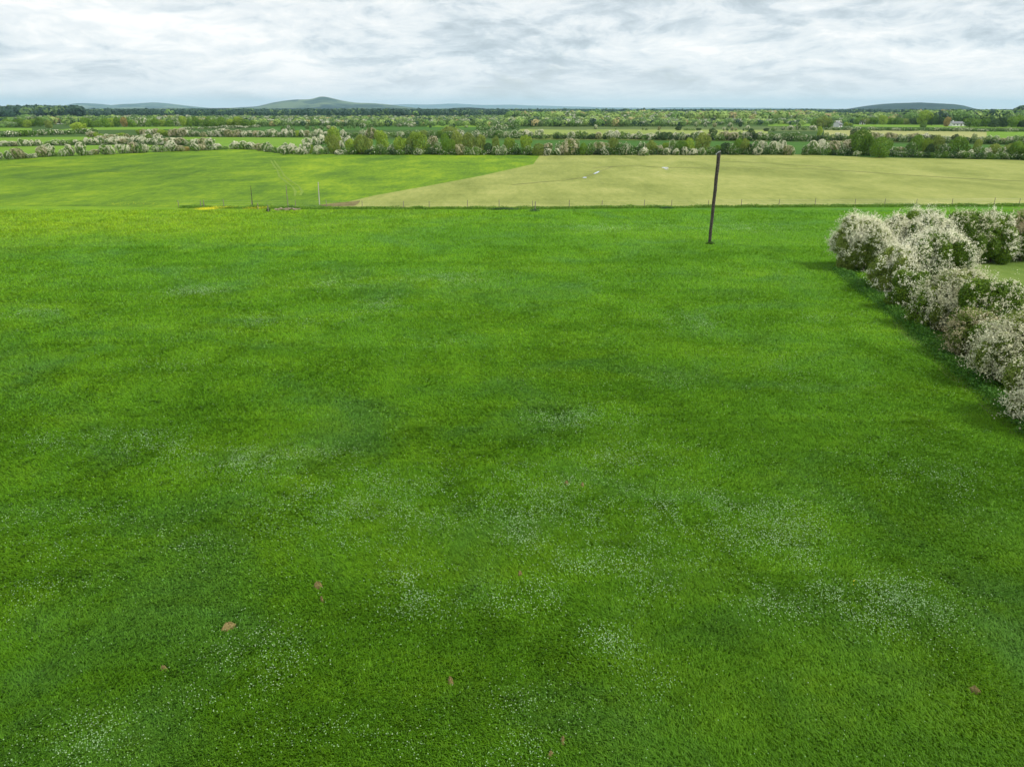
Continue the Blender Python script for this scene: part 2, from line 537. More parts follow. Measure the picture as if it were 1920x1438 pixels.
# ------------------------------------------------------------------ flowers in the meadow
def clover():
    rng = np.random.default_rng(11)
    patches = [(770, 1115, 75, 50, 9), (1640, 1135, 150, 60, 10), (1480, 1130, 130, 45, 6), (1250, 1010, 260, 80, 4), (470, 1235, 110, 60, 8), (380, 1290, 120, 40, 6),
               (170, 1390, 150, 60, 6), (910, 1405, 130, 45, 7), (1150, 1205, 60, 40, 8), (1090, 1090, 170, 60, 5), (900, 1150, 100, 40, 4), (640, 930, 220, 70, 3),
               (1000, 930, 200, 60, 3), (1330, 960, 240, 40, 3.5), (370, 548, 60, 13, 14), (640, 536, 50, 9, 14), (840, 526, 90, 13, 12), (720, 576, 70, 14, 9), (480, 603, 60, 12, 8),
               (1290, 610, 90, 22, 8), (60, 590, 60, 14, 8), (1100, 790, 100, 25, 5), (260, 833, 90, 22, 8), (430, 870, 160, 30, 5), (560, 850, 120, 20, 4),
               (1450, 700, 140, 40, 3), (840, 650, 60, 12, 6), (1560, 600, 80, 20, 3), (100, 1000, 180, 60, 2.5), (300, 1040, 160, 50, 3), (1750, 900, 120, 60, 2.2),
               (1480, 1010, 90, 50, 5), (60, 1120, 90, 60, 3), (700, 990, 160, 60, 2.5), (300, 690, 120, 20, 3), (620, 600, 160, 20, 3), (1000, 1000, 90, 40, 5), (1180, 860, 160, 30, 3.5),
               (1400, 430, 120, 10, 5), (1130, 430, 110, 8, 6), (1000, 1320, 120, 40, 2.5), (600, 1380, 140, 40, 3), (1220, 1290, 100, 50, 2), (130, 830, 120, 20, 3), (1270, 720, 80, 16, 4)]
    X, Y = [], []
    for cx, cy, rx, ry, dens in patches:
        x0, y0 = P(cx, cy)
        ex = abs(P(cx + rx, cy)[0] - x0)
        ey = (P(cx, cy - ry)[1] - P(cx, cy + ry)[1]) / 2
        n = int(3.14 * ex * ey * dens * (36 if cy > 750 else 7))
        n = min(n, 60000)
        a = rng.normal(size=(n, 2)) * 0.55
        X.append(x0 + a[:, 0] * ex); Y.append(y0 + a[:, 1] * ey)
    n = 22000                                       # thin scatter everywhere
    d = np.sqrt(rng.random(n) * (60 ** 2 - 9 ** 2) + 81)
    X.append((rng.random(n) * 2 - 1) * 0.85 * d); Y.append(d)
    x, y = np.concatenate(X), np.concatenate(Y)
    v = value_noise(x, y, 1.1, rng) * 0.6 + value_noise(x, y, 2.7, rng) * 0.4
    k = (rng.random(len(x)) < np.clip((v - 0.25) * 2.2, 0.03, 1)) & (y > 7) & (y < 97)
    x, y = x[k], y[k]
    n = len(x)
    C = np.stack([x, y, 0.11 + rng.random(n) * 0.05 + y * 0.0008], 1)
    N = np.stack([rng.normal(size=n) * 0.35, rng.normal(size=n) * 0.35 - 0.25, np.ones(n)], 1)
    S = 0.015 + rng.random(n) * 0.018 + y * 0.00035
    me = np_mesh('clover_flowers', quads(C, N, S, rng, 0.8), 4)
    o = link('clover_flowers', me, leaf_mat('clover flower', (0.19, 0.36, 0.13), (0.32, 0.50, 0.23), (0.54, 0.66, 0.42), 0.2, 0.5, 0))
    tag(o, 'tiny pale clover flowers scattered in drifts through the near meadow', 'flowers', kind='stuff')
    # buttercups by the fence
    X, Y = [], []
    for cx, cy, rx, ry, cnt in ((388, 397, 17, 1.8, 1300), (415, 394, 22, 1.2, 260), (468, 396, 10, 2, 130), (492, 395, 14, 2, 200), (250, 387, 60, 3, 160), (1590, 1112, 12, 4, 3)):
        x0, y0 = P(cx, cy)
        ex = abs(P(cx + rx, cy)[0] - x0); ey = (P(cx, cy - ry)[1] - P(cx, cy + ry)[1]) / 2
        a = rng.normal(size=(cnt, 2)) * 0.6
        X.append(x0 + a[:, 0] * ex); Y.append(y0 + a[:, 1] * ey)
    x, y = np.concatenate(X), np.concatenate(Y)
    n = len(x)
    C = np.stack([x, y, 0.34 + rng.random(n) * 0.16], 1)
    N = np.stack([rng.normal(size=n) * 0.5, rng.normal(size=n) * 0.4 - 0.7, np.ones(n)], 1)
    me = np_mesh('buttercups', quads(C, N, 0.03 + rng.random(n) * 0.035, rng, 0.9), 4)
    o = link('buttercups', me, leaf_mat('buttercup', (0.50, 0.46, 0.01), (0.66, 0.60, 0.01), (0.8, 0.74, 0.02), 0.2, 0.5, 0))
    tag(o, 'yellow buttercups in low patches along the far fence', 'flowers', kind='stuff')


clover()

# ------------------------------------------------------------------ soil mounds
M_soil = simple_mat('dry soil', (0.17, 0.13, 0.045), 0.95, (0.36, 0.29, 0.125), 22, spec=0.1)


def mound(px, py, rx, ry, h, label, group='bare patches of soil in the meadow', rot=0.0, name='soil_mound', mat=None, seed=1):
    rng = random.Random(seed)
    x0, y0 = P(px, py)
    rx *= 0.70; ry *= 0.66
    me = bpy.data.meshes.new(name)
    bm = bmesh.new()
    rings = [[bm.verts.new((0, 0, h))]]
    seg = 18
    for k, (f, z) in enumerate(((0.3, 0.9), (0.6, 0.6), (0.85, 0.25), (1.0, -0.05))):
        rg = []
        for s in range(seg):
            a = 2 * math.pi * s / seg
            j = 1 + 0.28 * math.sin(a * 2 + seed) + rng.uniform(-0.15, 0.15)
            rg.append(bm.verts.new((rx * f * j * math.cos(a), ry * f * j * math.sin(a), h * z * rng.uniform(0.7, 1.3) if z > 0 else -0.02)))
        rings.append(rg)
    for s in range(seg):
        bm.faces.new((rings[0][0], rings[1][s], rings[1][(s + 1) % seg]))
        for a, b in zip(rings[1:], rings[2:]):
            bm.faces.new((a[s], b[s], b[(s + 1) % seg], a[(s + 1) % seg]))
    bm.to_mesh(me); bm.free()
    o = link(name, me, mat or M_soil)
    o.location = (x0, y0, 0.04)
    o.rotation_euler = (0, 0, rot)
    return tag(o, label, 'soil mound', group)


mound(430, 1180, 0.24, 0.14, 0.20, 'largest brown soil patch, in the meadow near the lower left', rot=0.5, seed=1)
mound(597, 1103, 0.17, 0.11, 0.20, 'pale brown soil patch just above a smaller one, lower left of the meadow', seed=2)
mound(604, 1129, 0.07, 0.06, 0.17, 'tiny brown soil patch just below the pale one in the lower left', seed=3)
mound(845, 1281, 0.13, 0.11, 0.17, 'reddish brown soil patch near the bottom, left of centre', seed=4)
mound(1055, 1392, 0.08, 0.13, 0.15, 'narrow brown soil patch at the bottom edge of the meadow, upper of two', seed=5)
mound(1032, 1420, 0.11, 0.07, 0.15, 'brown soil patch closest to the bottom edge of the photo', seed=6)
mound(1826, 1299, 0.18, 0.07, 0.17, 'long thin tan soil patch near the lower right corner', rot=-0.7, seed=7)
mound(975, 1081, 0.09, 0.07, 0.17, 'faint brown soil patch near the middle of the meadow below the white drifts', seed=8)
mound(309, 1258, 0.15, 0.10, 0.14, 'dull brown soil patch left of the white flower drift at lower left', seed=9)
mound(1062, 910, 0.14, 0.09, 0.16, 'left of two small brown soil patches in the middle of the meadow', seed=10)
mound(1092, 913, 0.12, 0.08, 0.16, 'right of two small brown soil patches in the middle of the meadow', seed=11)

# ------------------------------------------------------------------ crowns
def lobes_for(rng, kind):
    if kind == 'tree':
        L = [((0, 0, 0.52), (0.72, 0.72, 0.44)), ((0.1, 0, 0.22), (0.62, 0.62, 0.22))]
        for i in range(9):
            a = i * 2.4 + rng.random() * 0.6
            r = 0.30 + 0.34 * rng.random()
            z = 0.20 + 0.58 * rng.random()
            s = 0.26 + 0.16 * rng.random()
            L.append(((r * math.cos(a), r * math.sin(a), z), (s, s, s * 0.62)))
        L.append(((0.15 * rng.random(), 0, 0.80), (0.38, 0.38, 0.20)))
    else:
        L = [((0, 0, 0.42), (0.74, 0.74, 0.42))]
        for i in range(11):
            a = i * 2.4 + rng.random() * 0.8
            r = 0.42 + 0.28 * rng.random()
            z = 0.14 + 0.52 * rng.random()
            s = 0.24 + 0.17 * rng.random()
            L.append(((r * math.cos(a), r * math.sin(a), z), (s, s, s * 0.75)))
        L.append(((0.1, -0.1, 0.74), (0.42, 0.40, 0.22)))
        L.append(((-0.25, 0.1, 0.70), (0.34, 0.34, 0.22)))
    return [(np.array(c), np.array(r)) for c, r in L]


def crown_points(rng, n, L, fuzz=0.10, zmin=0.01):
    w_ = np.array([r[0] * r[1] + 2 * r[0] * r[2] for c, r in L]); w_ = w_ / w_.sum()
    pts, nor, lid = [], [], []
    need = n
    while need > 0:
        k = int(need * 1.7) + 20
        idx = rng.choice(len(L), k, p=w_)
        c = np.array([L[i][0] for i in idx]); r = np.array([L[i][1] for i in idx])
        d = unit(rng.normal(size=(k, 3)))
        f = 1 - np.abs(rng.normal(size=k)) * fuzz * 1.6 + rng.normal(size=k) * fuzz * 0.4
        p = c + d * r * f[:, None]
        ok = p[:, 2] > zmin
        for j, (cj, rj) in enumerate(L):
            q = np.linalg.norm((p - cj) / rj, axis=1)
            ok &= ~((q < 0.78) & (idx != j))
        p = p[ok][:need]; nn_ = unit(d[ok][:need] / r[ok][:need])
        pts.append(p); nor.append(nn_); lid.append(idx[ok][:need])
        need -= len(p)
    return np.concatenate(pts), np.concatenate(nor), np.concatenate(lid)


M_bark = simple_mat('bark', (0.045, 0.034, 0.025), 0.9, (0.11, 0.085, 0.06), 6, spec=0.1)
M_hawleaf = leaf_mat('hawthorn leaf', (0.020, 0.050, 0.008), (0.050, 0.110, 0.014), (0.105, 0.185, 0.024))
M_hawleaf2 = leaf_mat('hawthorn leaf olive', (0.040, 0.060, 0.015), (0.080, 0.105, 0.022), (0.135, 0.165, 0.035))
M_white = leaf_mat('hawthorn blossom', (0.52, 0.55, 0.36), (0.76, 0.75, 0.56), (0.90, 0.88, 0.74), 0.25, 0.5, 0.25)
M_pink = leaf_mat('fading blossom', (0.40, 0.35, 0.21), (0.60, 0.54, 0.36), (0.76, 0.72, 0.54), 0.25, 0.5, 0.3)
M_ty = leaf_mat('young yellow green leaf', (0.09, 0.140, 0.014), (0.165, 0.240, 0.024), (0.26, 0.345, 0.040), gain=1.6)
M_to = leaf_mat('olive leaf', (0.070, 0.100, 0.018), (0.130, 0.172, 0.030), (0.205, 0.250, 0.050), gain=1.65)
M_tg = leaf_mat('fresh green leaf', (0.045, 0.090, 0.009), (0.085, 0.165, 0.013), (0.150, 0.245, 0.024), gain=1.5)
M_td = leaf_mat('dark leaf', (0.014, 0.030, 0.010), (0.028, 0.060, 0.016), (0.050, 0.095, 0.024))
M_tr = leaf_mat('reddish leaf', (0.10, 0.075, 0.030), (0.20, 0.15, 0.05), (0.30, 0.24, 0.09))


def trunk_mesh(seed, h=0.5, r=0.04):
    rng = random.Random(seed)
    bm = bmesh.new()
    tube_bm(bm, [(0, 0, -0.02), (0.02, 0.01, h * 0.5), (0.0, 0.03, h)], [r * 1.3, r, r * 0.55], 7)
    for i in range(5):
        a = i * 1.3 + rng.random()
        z = h * (0.35 + 0.12 * i)
        e = 0.35 + 0.2 * rng.random()
        tube_bm(bm, [(0, 0, z), (e * 0.5 * math.cos(a), e * 0.5 * math.sin(a), z + 0.12), (e * math.cos(a), e * math.sin(a), z + 0.26)], [r * 0.55, r * 0.35, r * 0.15], 5)
    return bm_mesh('trunk', bm)


KINDS = {   # leaf material, blossom material, blossom share, shape, label words
    'W': (M_hawleaf, M_white, 1.25, 'bush', 'white blossoming hawthorn'),
    'M': (M_hawleaf, M_white, 0.40, 'bush', 'green and white hawthorn'),
    'P': (M_hawleaf2, M_pink, 0.8, 'bush', 'pinkish fading hawthorn'),
    'G': (M_hawleaf, M_white, 0.08, 'bush', 'dark green hawthorn'),
    'Y': (M_ty, None, 0, 'tree', 'rounded yellow green tree'),
    'O': (M_to, None, 0, 'tree', 'olive green broad tree'),
    'T': (M_tg, None, 0, 'tree', 'fresh green leafy tree'),
    'D': (M_td, None, 0, 'tree', 'dark green dense tree'),
    'R': (M_tr, None, 0, 'tree', 'reddish brown young leafed tree'),
}
PROTO = {}
NVAR = 4
for ki, (k, (lm, bmm, share, shape, words)) in enumerate(KINDS.items()):
    PROTO[k] = []
    for v in range(NVAR):
        rng = np.random.default_rng(100 * ki + v + 7)
        L = lobes_for(rng, shape)
        p, nrm, lid = crown_points(rng, 1800 if shape == 'bush' else 2600, L, 0.13, 0.0 if shape == 'bush' else 0.05)
        N = nrm + rng.normal(size=p.shape) * 0.55
        me = np_mesh('crown', quads(p, N, 0.055 + 0.05 * rng.random(len(p)), rng, 0.75), 4)
        me.materials.append(lm)
        bl = None
        if bmm:
            nb = int(1900 * share)
            q, qn, ql = crown_points(rng, nb * 3, L, 0.05, 0.08)
            # blossom gathers in clumps and thins out low down
            keyv = value_noise(q[:, 0] + q[:, 2] * 0.7, q[:, 1] + q[:, 2] * 0.9, 4.5, rng) + 0.28 * q[:, 2] + rng.random(len(q)) * 0.35
            o_ = np.argsort(-keyv)[:nb]
            q, qn = q[o_] * 1.015, qn[o_]
            bl = np_mesh('blossom', quads(q + qn * 0.02, qn + rng.normal(size=q.shape) * 0.5 + np.array([0, 0, 0.3]), 0.045 + 0.045 * rng.random(len(q)), rng, 0.8), 4)
            bl.materials.append(bmm)
        tm = trunk_mesh(v + ki * 10, 0.5, 0.045 if shape == 'bush' else 0.04)
        tm.materials.append(M_bark)
        PROTO[k].append((me, bl, tm))

ONES = ['', 'first', 'second', 'third', 'fourth', 'fifth', 'sixth', 'seventh', 'eighth', 'ninth', 'tenth', 'eleventh', 'twelfth', 'thirteenth', 'fourteenth', 'fifteenth', 'sixteenth', 'seventeenth', 'eighteenth', 'nineteenth']
TENS = ['', '', 'twent', 'thirt', 'fort', 'fift', 'sixt', 'sevent', 'eight', 'ninet']


def ordinal(n):
    if n < 20: return ONES[n]
    if n >= 100: return 'hundredth' if n == 100 else 'hundred-and-' + ordinal(n - 100)
    return TENS[n // 10] + ('ieth' if n % 10 == 0 else 'y-' + ONES[n % 10])


COUNT = {'bush': 0, 'tree': 0}


def place_row(items, where, group):
    """items: (px, base_y, half_width_px, top_y, kind). One thing each, counted from the left."""
    rng = random.Random(len(items) * 7 + len(where))
    vis = 0
    for (px, by, hw, ty, k) in sorted(items, key=lambda i: i[0]):
        if px < -5 or px > 1960: continue
        x, y = P(px, by)
        z_top = at_dist(px, ty, y)[1]
        hw_m = abs(P(px + hw, by)[0] - x)
        y += hw_m * 0.55
        me, bl, tm = PROTO[k][rng.randrange(NVAR)]
        words = KINDS[k][4]
        shape = KINDS[k][3]
        name = 'hawthorn' if shape == 'bush' else 'tree'
        root = empty(name, (x, y, 0), rng.uniform(0, 6.28))
        h = max(z_top, 1.0) * 1.04
        f = hw_m * 1.12
        root.scale = (f, f * rng.uniform(0.85, 1.1), h * 1.06)
        nth = '%s from left' % ordinal(vis + 1) if px > -5 else None
        vis += 1
        tag(root, '%s, %s %s' % (words, nth, where) if nth else '%s outside the left edge %s' % (words, where), 'hawthorn' if shape == 'bush' else 'tree', group)
        c = link('foliage' if shape == 'bush' else 'crown', me, None, root)
        if bl: link('blossom', bl, None, root)
        link('trunk', tm, None, root)
        COUNT[shape] += 1


def auto(pts, step, hw, rise, weights, seed, jit=0.8, gap=()):
    """fill a base line given in photo pixels with plants"""
    rng = random.Random(seed)
    out = []
    keys = list(weights)
    x = pts[0][0] + step * 0.5
    while x < pts[-1][0]:
        for (x0, y0), (x1, y1) in zip(pts, pts[1:]):
            if x0 <= x <= x1:
                by = y0 + (y1 - y0) * (x - x0) / (x1 - x0)
        if not any(a <= x <= b for a, b in gap):
            k = rng.choices(keys, [weights[q] for q in keys])[0]
            s = rng.uniform(0.75, 1.25)
            out.append((x, by + rng.uniform(-jit, jit) * 0.5, hw * s, by - rise * rng.uniform(0.7, 1.15), k))
        x += step * rng.uniform(0.75, 1.25)
    return out


rowA = [
    (-60, 303, 12, 284, 'M'), (-30, 302, 12, 282, 'W'), (-2, 300, 6, 286, 'W'), (14, 300, 8, 284, 'M'), (30, 299, 12, 279, 'P'), (46, 298, 8, 288, 'W'), (60, 297, 7, 289, 'W'), (76, 295, 10, 276, 'P'), (90, 294, 10, 272, 'W'), (103, 293, 6, 287, 'G'),
    (116, 294, 8, 281, 'M'), (128, 293, 11, 273, 'W'), (150, 293, 11, 269, 'W'), (165, 292, 8, 284, 'M'), (176, 291, 9, 281, 'P'), (193, 291, 9, 272, 'M'), (205, 291, 10, 274, 'W'), (228, 289, 11, 272, 'W'), (248, 288, 10, 268, 'P'), (260, 288, 11, 270, 'M'), (273, 287, 6, 272, 'W'),
    (290, 286, 9, 273, 'M'), (303, 286, 7, 274, 'M'), (319, 285, 15, 266, 'W'), (337, 285, 9, 274, 'P'), (350, 284, 7, 276, 'R'), (363, 284, 11, 270, 'W'), (378, 283, 9, 271, 'P'), (390, 283, 8, 273, 'M'), (406, 282, 9, 270, 'W'), (419, 281, 8, 275, 'G'),
    (440, 280.5, 10, 266, 'W'), (455, 281, 12, 266, 'W'), (470, 281.5, 11, 268, 'W'), (486, 284, 10, 270, 'P'), (500, 286, 10, 268, 'M'), (514, 288, 8, 276, 'G'), (530, 291, 11, 275, 'W'), (546, 290, 12, 271, 'W'), (535, 284, 8, 269, 'M'), (561, 291, 8, 278, 'W'), (572, 290, 9, 270, 'W'), (582, 289, 8, 274, 'Y'),
    (576, 277, 9, 260, 'W'), (590, 274, 10, 258, 'W'), (602, 272, 10, 254, 'W'), (596, 291, 11, 274, 'W'), (610, 290, 8, 276, 'M'), (624, 290, 14, 256, 'O'), (626, 276, 16, 241, 'Y'), (634, 291, 8, 282, 'W'), (640, 287, 8, 266, 'W'), (637, 270, 7, 257, 'W'), (644, 264, 7, 245, 'W'), (653, 272, 8, 256, 'W'),
    (658, 290, 12, 263, 'Y'), (675, 291, 14, 256, 'O'), (690, 290, 10, 262, 'O'), (648, 291, 7, 282, 'M'), (699, 290, 9, 274, 'M'), (712, 291, 10, 272, 'G'), (716, 286, 16, 249, 'Y'), (734, 290, 10, 272, 'M'), (749, 291, 14, 259, 'Y'), (765, 291, 8, 273, 'G'), (767, 290, 8, 260, 'O'), (787, 290, 18, 252, 'Y'), (784, 292, 9, 279, 'M'), (803, 290, 10, 270, 'G'), (812, 287, 10, 257, 'P'), (822, 291, 9, 268, 'M'),
    (835, 291, 13, 254, 'T'), (848, 290, 9, 264, 'T'), (856, 288, 14, 248, 'O'), (862, 292, 10, 272, 'P'), (878, 290, 15, 252, 'O'), (875, 292, 9, 276, 'G'), (900, 290, 13, 256, 'O'), (892, 292, 9, 276, 'M'), (915, 291, 11, 270, 'D'), (930, 291, 9, 258, 'O'), (931, 292, 9, 275, 'M'), (944, 292, 8, 274, 'M'), (955, 291, 12, 261, 'Y'),
    (966, 291, 10, 270, 'G'), (985, 290, 12, 256, 'Y'), (990, 292, 9, 275, 'G'), (1010, 293, 12, 271, 'O'), (1027, 291, 9, 270, 'P'), (1026, 293, 7, 280, 'W'), (1045, 292, 8, 280, 'W'), (1050, 290, 9, 268, 'M'), (1068, 292, 18, 262, 'P'), (1080, 291, 10, 270, 'M'), (1094, 292, 10, 270, 'T'), (1107, 292, 9, 270, 'G'), (1124, 291, 16, 268, 'P'), (1136, 292, 12, 276, 'M'), (1150, 291, 11, 261, 'O'),
    (1163, 292, 9, 268, 'G'), (1173, 292, 9, 269, 'M'), (1186, 291, 10, 274, 'G'), (1203, 291, 10, 268, 'M'), (1208, 293, 9, 278, 'W'), (1222, 291, 13, 266, 'O'), (1238, 291, 9, 274, 'P'), (1250, 292, 8, 279, 'W'), (1252, 289, 12, 269, 'Y'), (1268, 292, 7, 280, 'W'), (1262, 290, 10, 264, 'M'), (1275, 291, 12, 266, 'T'), (1284, 292, 7, 277, 'W'), (1292, 290, 12, 261, 'Y'), (1301, 292, 9, 280, 'W'), (1318, 289, 18, 252, 'O'), (1316, 292, 9, 278, 'M'), (1333, 291, 9, 276, 'G'),
    (1345, 291, 10, 274, 'T'), (1358, 291, 11, 270, 'D'), (1371, 291, 11, 270, 'G'), (1385, 290, 13, 262, 'T'), (1396, 291, 9, 262, 'O'), (1402, 291, 9, 272, 'D'), (1417, 291, 9, 266, 'M'), (1421, 292, 8, 278, 'W'), (1430, 290, 9, 266, 'W'), (1440, 291, 8, 276, 'G'), (1450, 291, 12, 267, 'W'), (1466, 290, 11, 265, 'W'), (1478, 292, 9, 274, 'P'), (1486, 292, 7, 278, 'W'),
    (1514, 292, 10, 274, 'G'), (1525, 291, 13, 266, 'W'), (1541, 291, 14, 264, 'W'), (1563, 291, 12, 266, 'P'), (1577, 291, 11, 268, 'M'), (1590, 291, 12, 264, 'P'), (1594, 292, 9, 278, 'M'), (1598, 290, 12, 255, 'T'), (1615, 293, 21, 247, 'T'), (1628, 293, 12, 258, 'T'), (1653, 297, 20, 260, 'T'), (1607, 294, 8, 284, 'M'), (1678, 293, 9, 277, 'M'), (1690, 293, 10, 277, 'P'),
    (1706, 295, 10, 268, 'G'), (1721, 294, 17, 256, 'T'), (1736, 295, 10, 262, 'Y'), (1757, 295, 16, 257, 'O'), (1744, 296, 10, 272, 'D'), (1772, 296, 10, 272, 'G'), (1726, 296, 6, 286, 'W'), (1800, 296, 20, 259, 'T'), (1805, 298, 9, 284, 'W'), (1820, 298, 8, 282, 'W'), (1829, 297, 8, 264, 'O'), (1838, 298, 10, 276, 'G'), (1852, 298, 10, 279, 'W'), (1866, 298, 14, 272, 'O'), (1880, 299, 10, 278, 'M'), (1893, 299, 12, 272, 'O'), (1907, 300, 15, 268, 'T'), (1886, 300, 8, 288, 'M'), (1925, 300, 14, 270, 'T'), (1945, 302, 14, 276, 'G'), (1970, 303, 16, 272, 'T'), (2000, 305, 14, 280, 'M'),
]
place_row(rowA, 'in the hedge behind the middle fields', 'plants of the hedge behind the middle fields')
rowB1 = auto([(0, 275.5), (75, 274.5)], 12, 9, 12.5, {'W': 4, 'M': 2, 'P': 2}, 1) + auto([(84, 273.5), (265, 270)], 12, 9, 11, {'W': 5, 'M': 2, 'P': 1, 'G': 1}, 2) \
    + auto([(262, 271), (400, 275)], 11, 9, 13, {'W': 4, 'P': 2, 'M': 2}, 3) + [(280, 269, 10, 253, 'T'), (296, 271, 9, 252, 'W')]
place_row(rowB1, 'in the left second hedge', 'plants of the left second hedge')
rowB2 = auto([(165, 258), (280, 263)], 9, 8, 9, {'W': 6, 'P': 3, 'Y': 1}, 5) + [(145, 250, 15, 231, 'Y'), (50, 240, 9, 226, 'Y'), (90, 241, 7, 226, 'O')]
place_row(rowB2, 'in the left third hedge', 'plants of the left third hedge')
far_rows = auto([(0, 257.5), (175, 251)], 13, 10, 10, {'G': 3, 'M': 3, 'W': 1, 'T': 2}, 4) + auto([(180, 264), (270, 266)], 10, 8, 8, {'W': 5, 'P': 2}, 55)
rowB4 = auto([(255, 254), (345, 257.5), (625, 258)], 11, 8, 13, {'W': 6, 'P': 3, 'Y': 1, 'M': 2}, 6)
place_row(rowB4, 'in the hedge behind the bright field', 'plants of the hedge behind the bright left field')
rowB6 = auto([(640, 258), (960, 259.5)], 16, 11, 13, {'M': 3, 'G': 4, 'T': 1, 'O': 1}, 7) + [(695, 262, 12, 241, 'P'), (842, 258, 22, 239, 'O')]\
    + auto([(960, 260.5), (1090, 262), (1340, 264), (1580, 265), (1655, 265.5)], 12, 9, 14.5, {'M': 4, 'W': 3, 'P': 2, 'G': 4, 'D': 1}, 8, gap=((1020, 1040),)) \
    + auto([(1662, 266), (1720, 267), (1800, 268.5), (1920, 272), (2000, 275)], 12, 9, 15.5, {'M': 4, 'W': 2, 'P': 3, 'G': 4, 'D': 2}, 9, gap=((1798, 1803),)) + [(1337, 258, 9, 242, 'D'), (1408, 264, 10, 243, 'D'), (1537, 258, 6, 239, 'Y'), (1602, 256, 9, 243, 'D')]
place_row(rowB6, 'in the hedge behind the deep green field', 'plants of the second hedge right of centre')
iso = [(530, 245, 4, 238, 'T'), (540, 245, 5, 236, 'M'), (549, 246, 4, 239, 'G'), (575, 243, 5, 236, 'G'), (588, 244, 7, 238, 'G'), (603, 244, 5, 235, 'G'), (615, 243, 4, 236, 'P'), (626, 242, 5, 237, 'W'), (640, 242, 4, 236, 'G'),
       (652, 242, 2, 237, 'G'), (657, 242, 2, 237, 'G'), (664, 242, 3, 235, 'G'), (679, 241, 6, 232, 'M'), (689, 240, 2.5, 235, 'G'), (696, 240, 4, 232, 'G'), (706, 239, 4, 233, 'G'), (748, 238.5, 5, 232, 'M'), (772, 239, 7, 231, 'W'), (807, 240, 3, 235, 'D'), (846, 239.5, 5, 234, 'G'), (851, 239, 3, 232, 'D'), (874, 240, 4, 236, 'M'),
       (1117, 243.5, 4, 235, 'W'), (1155, 244, 2, 241, 'G'), (1205, 244.5, 2, 240, 'G'), (1212, 245, 3, 241, 'G'), (1236, 245.5, 3, 238, 'P'), (1272, 245.5, 7, 238, 'D'), (1288, 245.5, 6, 241, 'G'), (1299, 245.5, 7, 241.5, 'G'), (1310, 245.5, 6, 241, 'D'),
       (1305, 239, 4, 230, 'W'), (1322, 239, 4, 231, 'W'), (1340, 239, 4, 231.5, 'P'), (1358, 246, 3, 239, 'W'), (1364, 246, 3, 242, 'D'), (1373, 246, 3.5, 239, 'P'), (1380, 246, 2.5, 241, 'P'), (1369, 240, 5, 231, 'W'), (1388, 239, 4, 229, 'D'), (1394, 246, 2, 242, 'D'), (1402, 245.5, 5, 236, 'W'), (1437, 247, 6, 241, 'D'),
       (1452, 246.5, 6, 240, 'G'), (1469, 245, 5, 238, 'M'), (1483, 245, 6, 236, 'W'), (1497, 244, 5, 231, 'M'), (1508, 245, 7, 238, 'G'), (1526, 245, 6, 236, 'W'), (1545, 240, 15, 219, 'O'), (1530, 239, 10, 224, 'T'), (1555, 240, 8, 227, 'T'), (1572, 237, 6, 227, 'W'), (1587, 237, 5, 230, 'Y'), (1595, 237, 4, 232, 'Y'),
       (1776, 238.5, 7, 221, 'R'), (1732, 240, 6, 232, 'T'), (1407, 229, 10, 212.5, 'D')]
place_row(iso, 'among lone plants in distant pastures', 'lone bushes and trees in the distant pastures')
far_hedges = auto([(1548, 244.5), (1700, 246.5), (1920, 248), (2000, 249)], 9, 6.5, 6.5, {'G': 6, 'M': 3}, 10)

mid_hedge = auto([(336, 244), (415, 241.5), (480, 240)], 9, 6, 5, {'M': 3, 'G': 2}, 12) + auto([(895, 246), (965, 243)], 9, 7, 10, {'G': 4, 'M': 2, 'T': 1}, 13)

belt = auto([(150, 240), (320, 238), (480, 239)], 13, 9, 16, {'T': 4, 'Y': 3, 'M': 2, 'R': 1}, 14) + auto([(-10, 240), (80, 238)], 12, 10, 14, {'T': 4, 'D': 2}, 15)
place_row(belt, 'in the belt below the left hills', 'trees of the belt below the left hills')
beltR = auto([(1605, 234), (1780, 235)], 15, 11, 15, {'T': 5, 'O': 2, 'D': 1, 'Y': 1}, 16) + auto([(1815, 239), (1960, 240)], 14, 12, 19, {'T': 6, 'D': 2}, 17) + [(1735, 236, 13, 209, 'Y'), (1750, 236, 12, 214, 'D')]
place_row(beltR, 'in the belt below the right hill', 'trees of the belt below the right hill')
print('PLANTS', COUNT)


def hedgerow(items):
    rng = np.random.default_rng(66)
    mats, VV, MI = [], [], []
    for (px, by, hw, ty, k) in items:
        x, y = P(px, by)
        h = max(at_dist(px, ty, y)[1], 1.0) * 1.1
        r = abs(P(px + hw, by)[0] - x) * 1.15
        y += r * 0.5
        lm, bmm, share, shape, _ = KINDS[k]
        L = lobes_for(rng, shape)
        for m_, n, off in ((lm, 420, 0.13), (bmm, int(420 * share), 0.04)):
            if m_ is None or n == 0: continue
            if m_ not in mats: mats.append(m_)
            p, nr, _l = crown_points(rng, n, L, off, 0.05)
            S = np.array([r, r, h])
            VV.append(quads(p * S * (1.0 if m_ is lm else 1.03) + np.array([x, y, 0]), nr + rng.normal(size=p.shape) * 0.5, r * (0.11 + 0.10 * rng.random(n)), rng, 0.8))
            MI.append(np.full(n, mats.index(m_)))
    o = link('far_hedgerow', np_mesh('far_hedgerow', np.concatenate(VV), 4), mats)
    o.data.polygons.foreach_set('material_index', np.concatenate(MI).astype(np.int32))
    tag(o, 'low green hedge growth between and beneath the bushes of the distant hedges', 'hedgerow', kind='stuff')


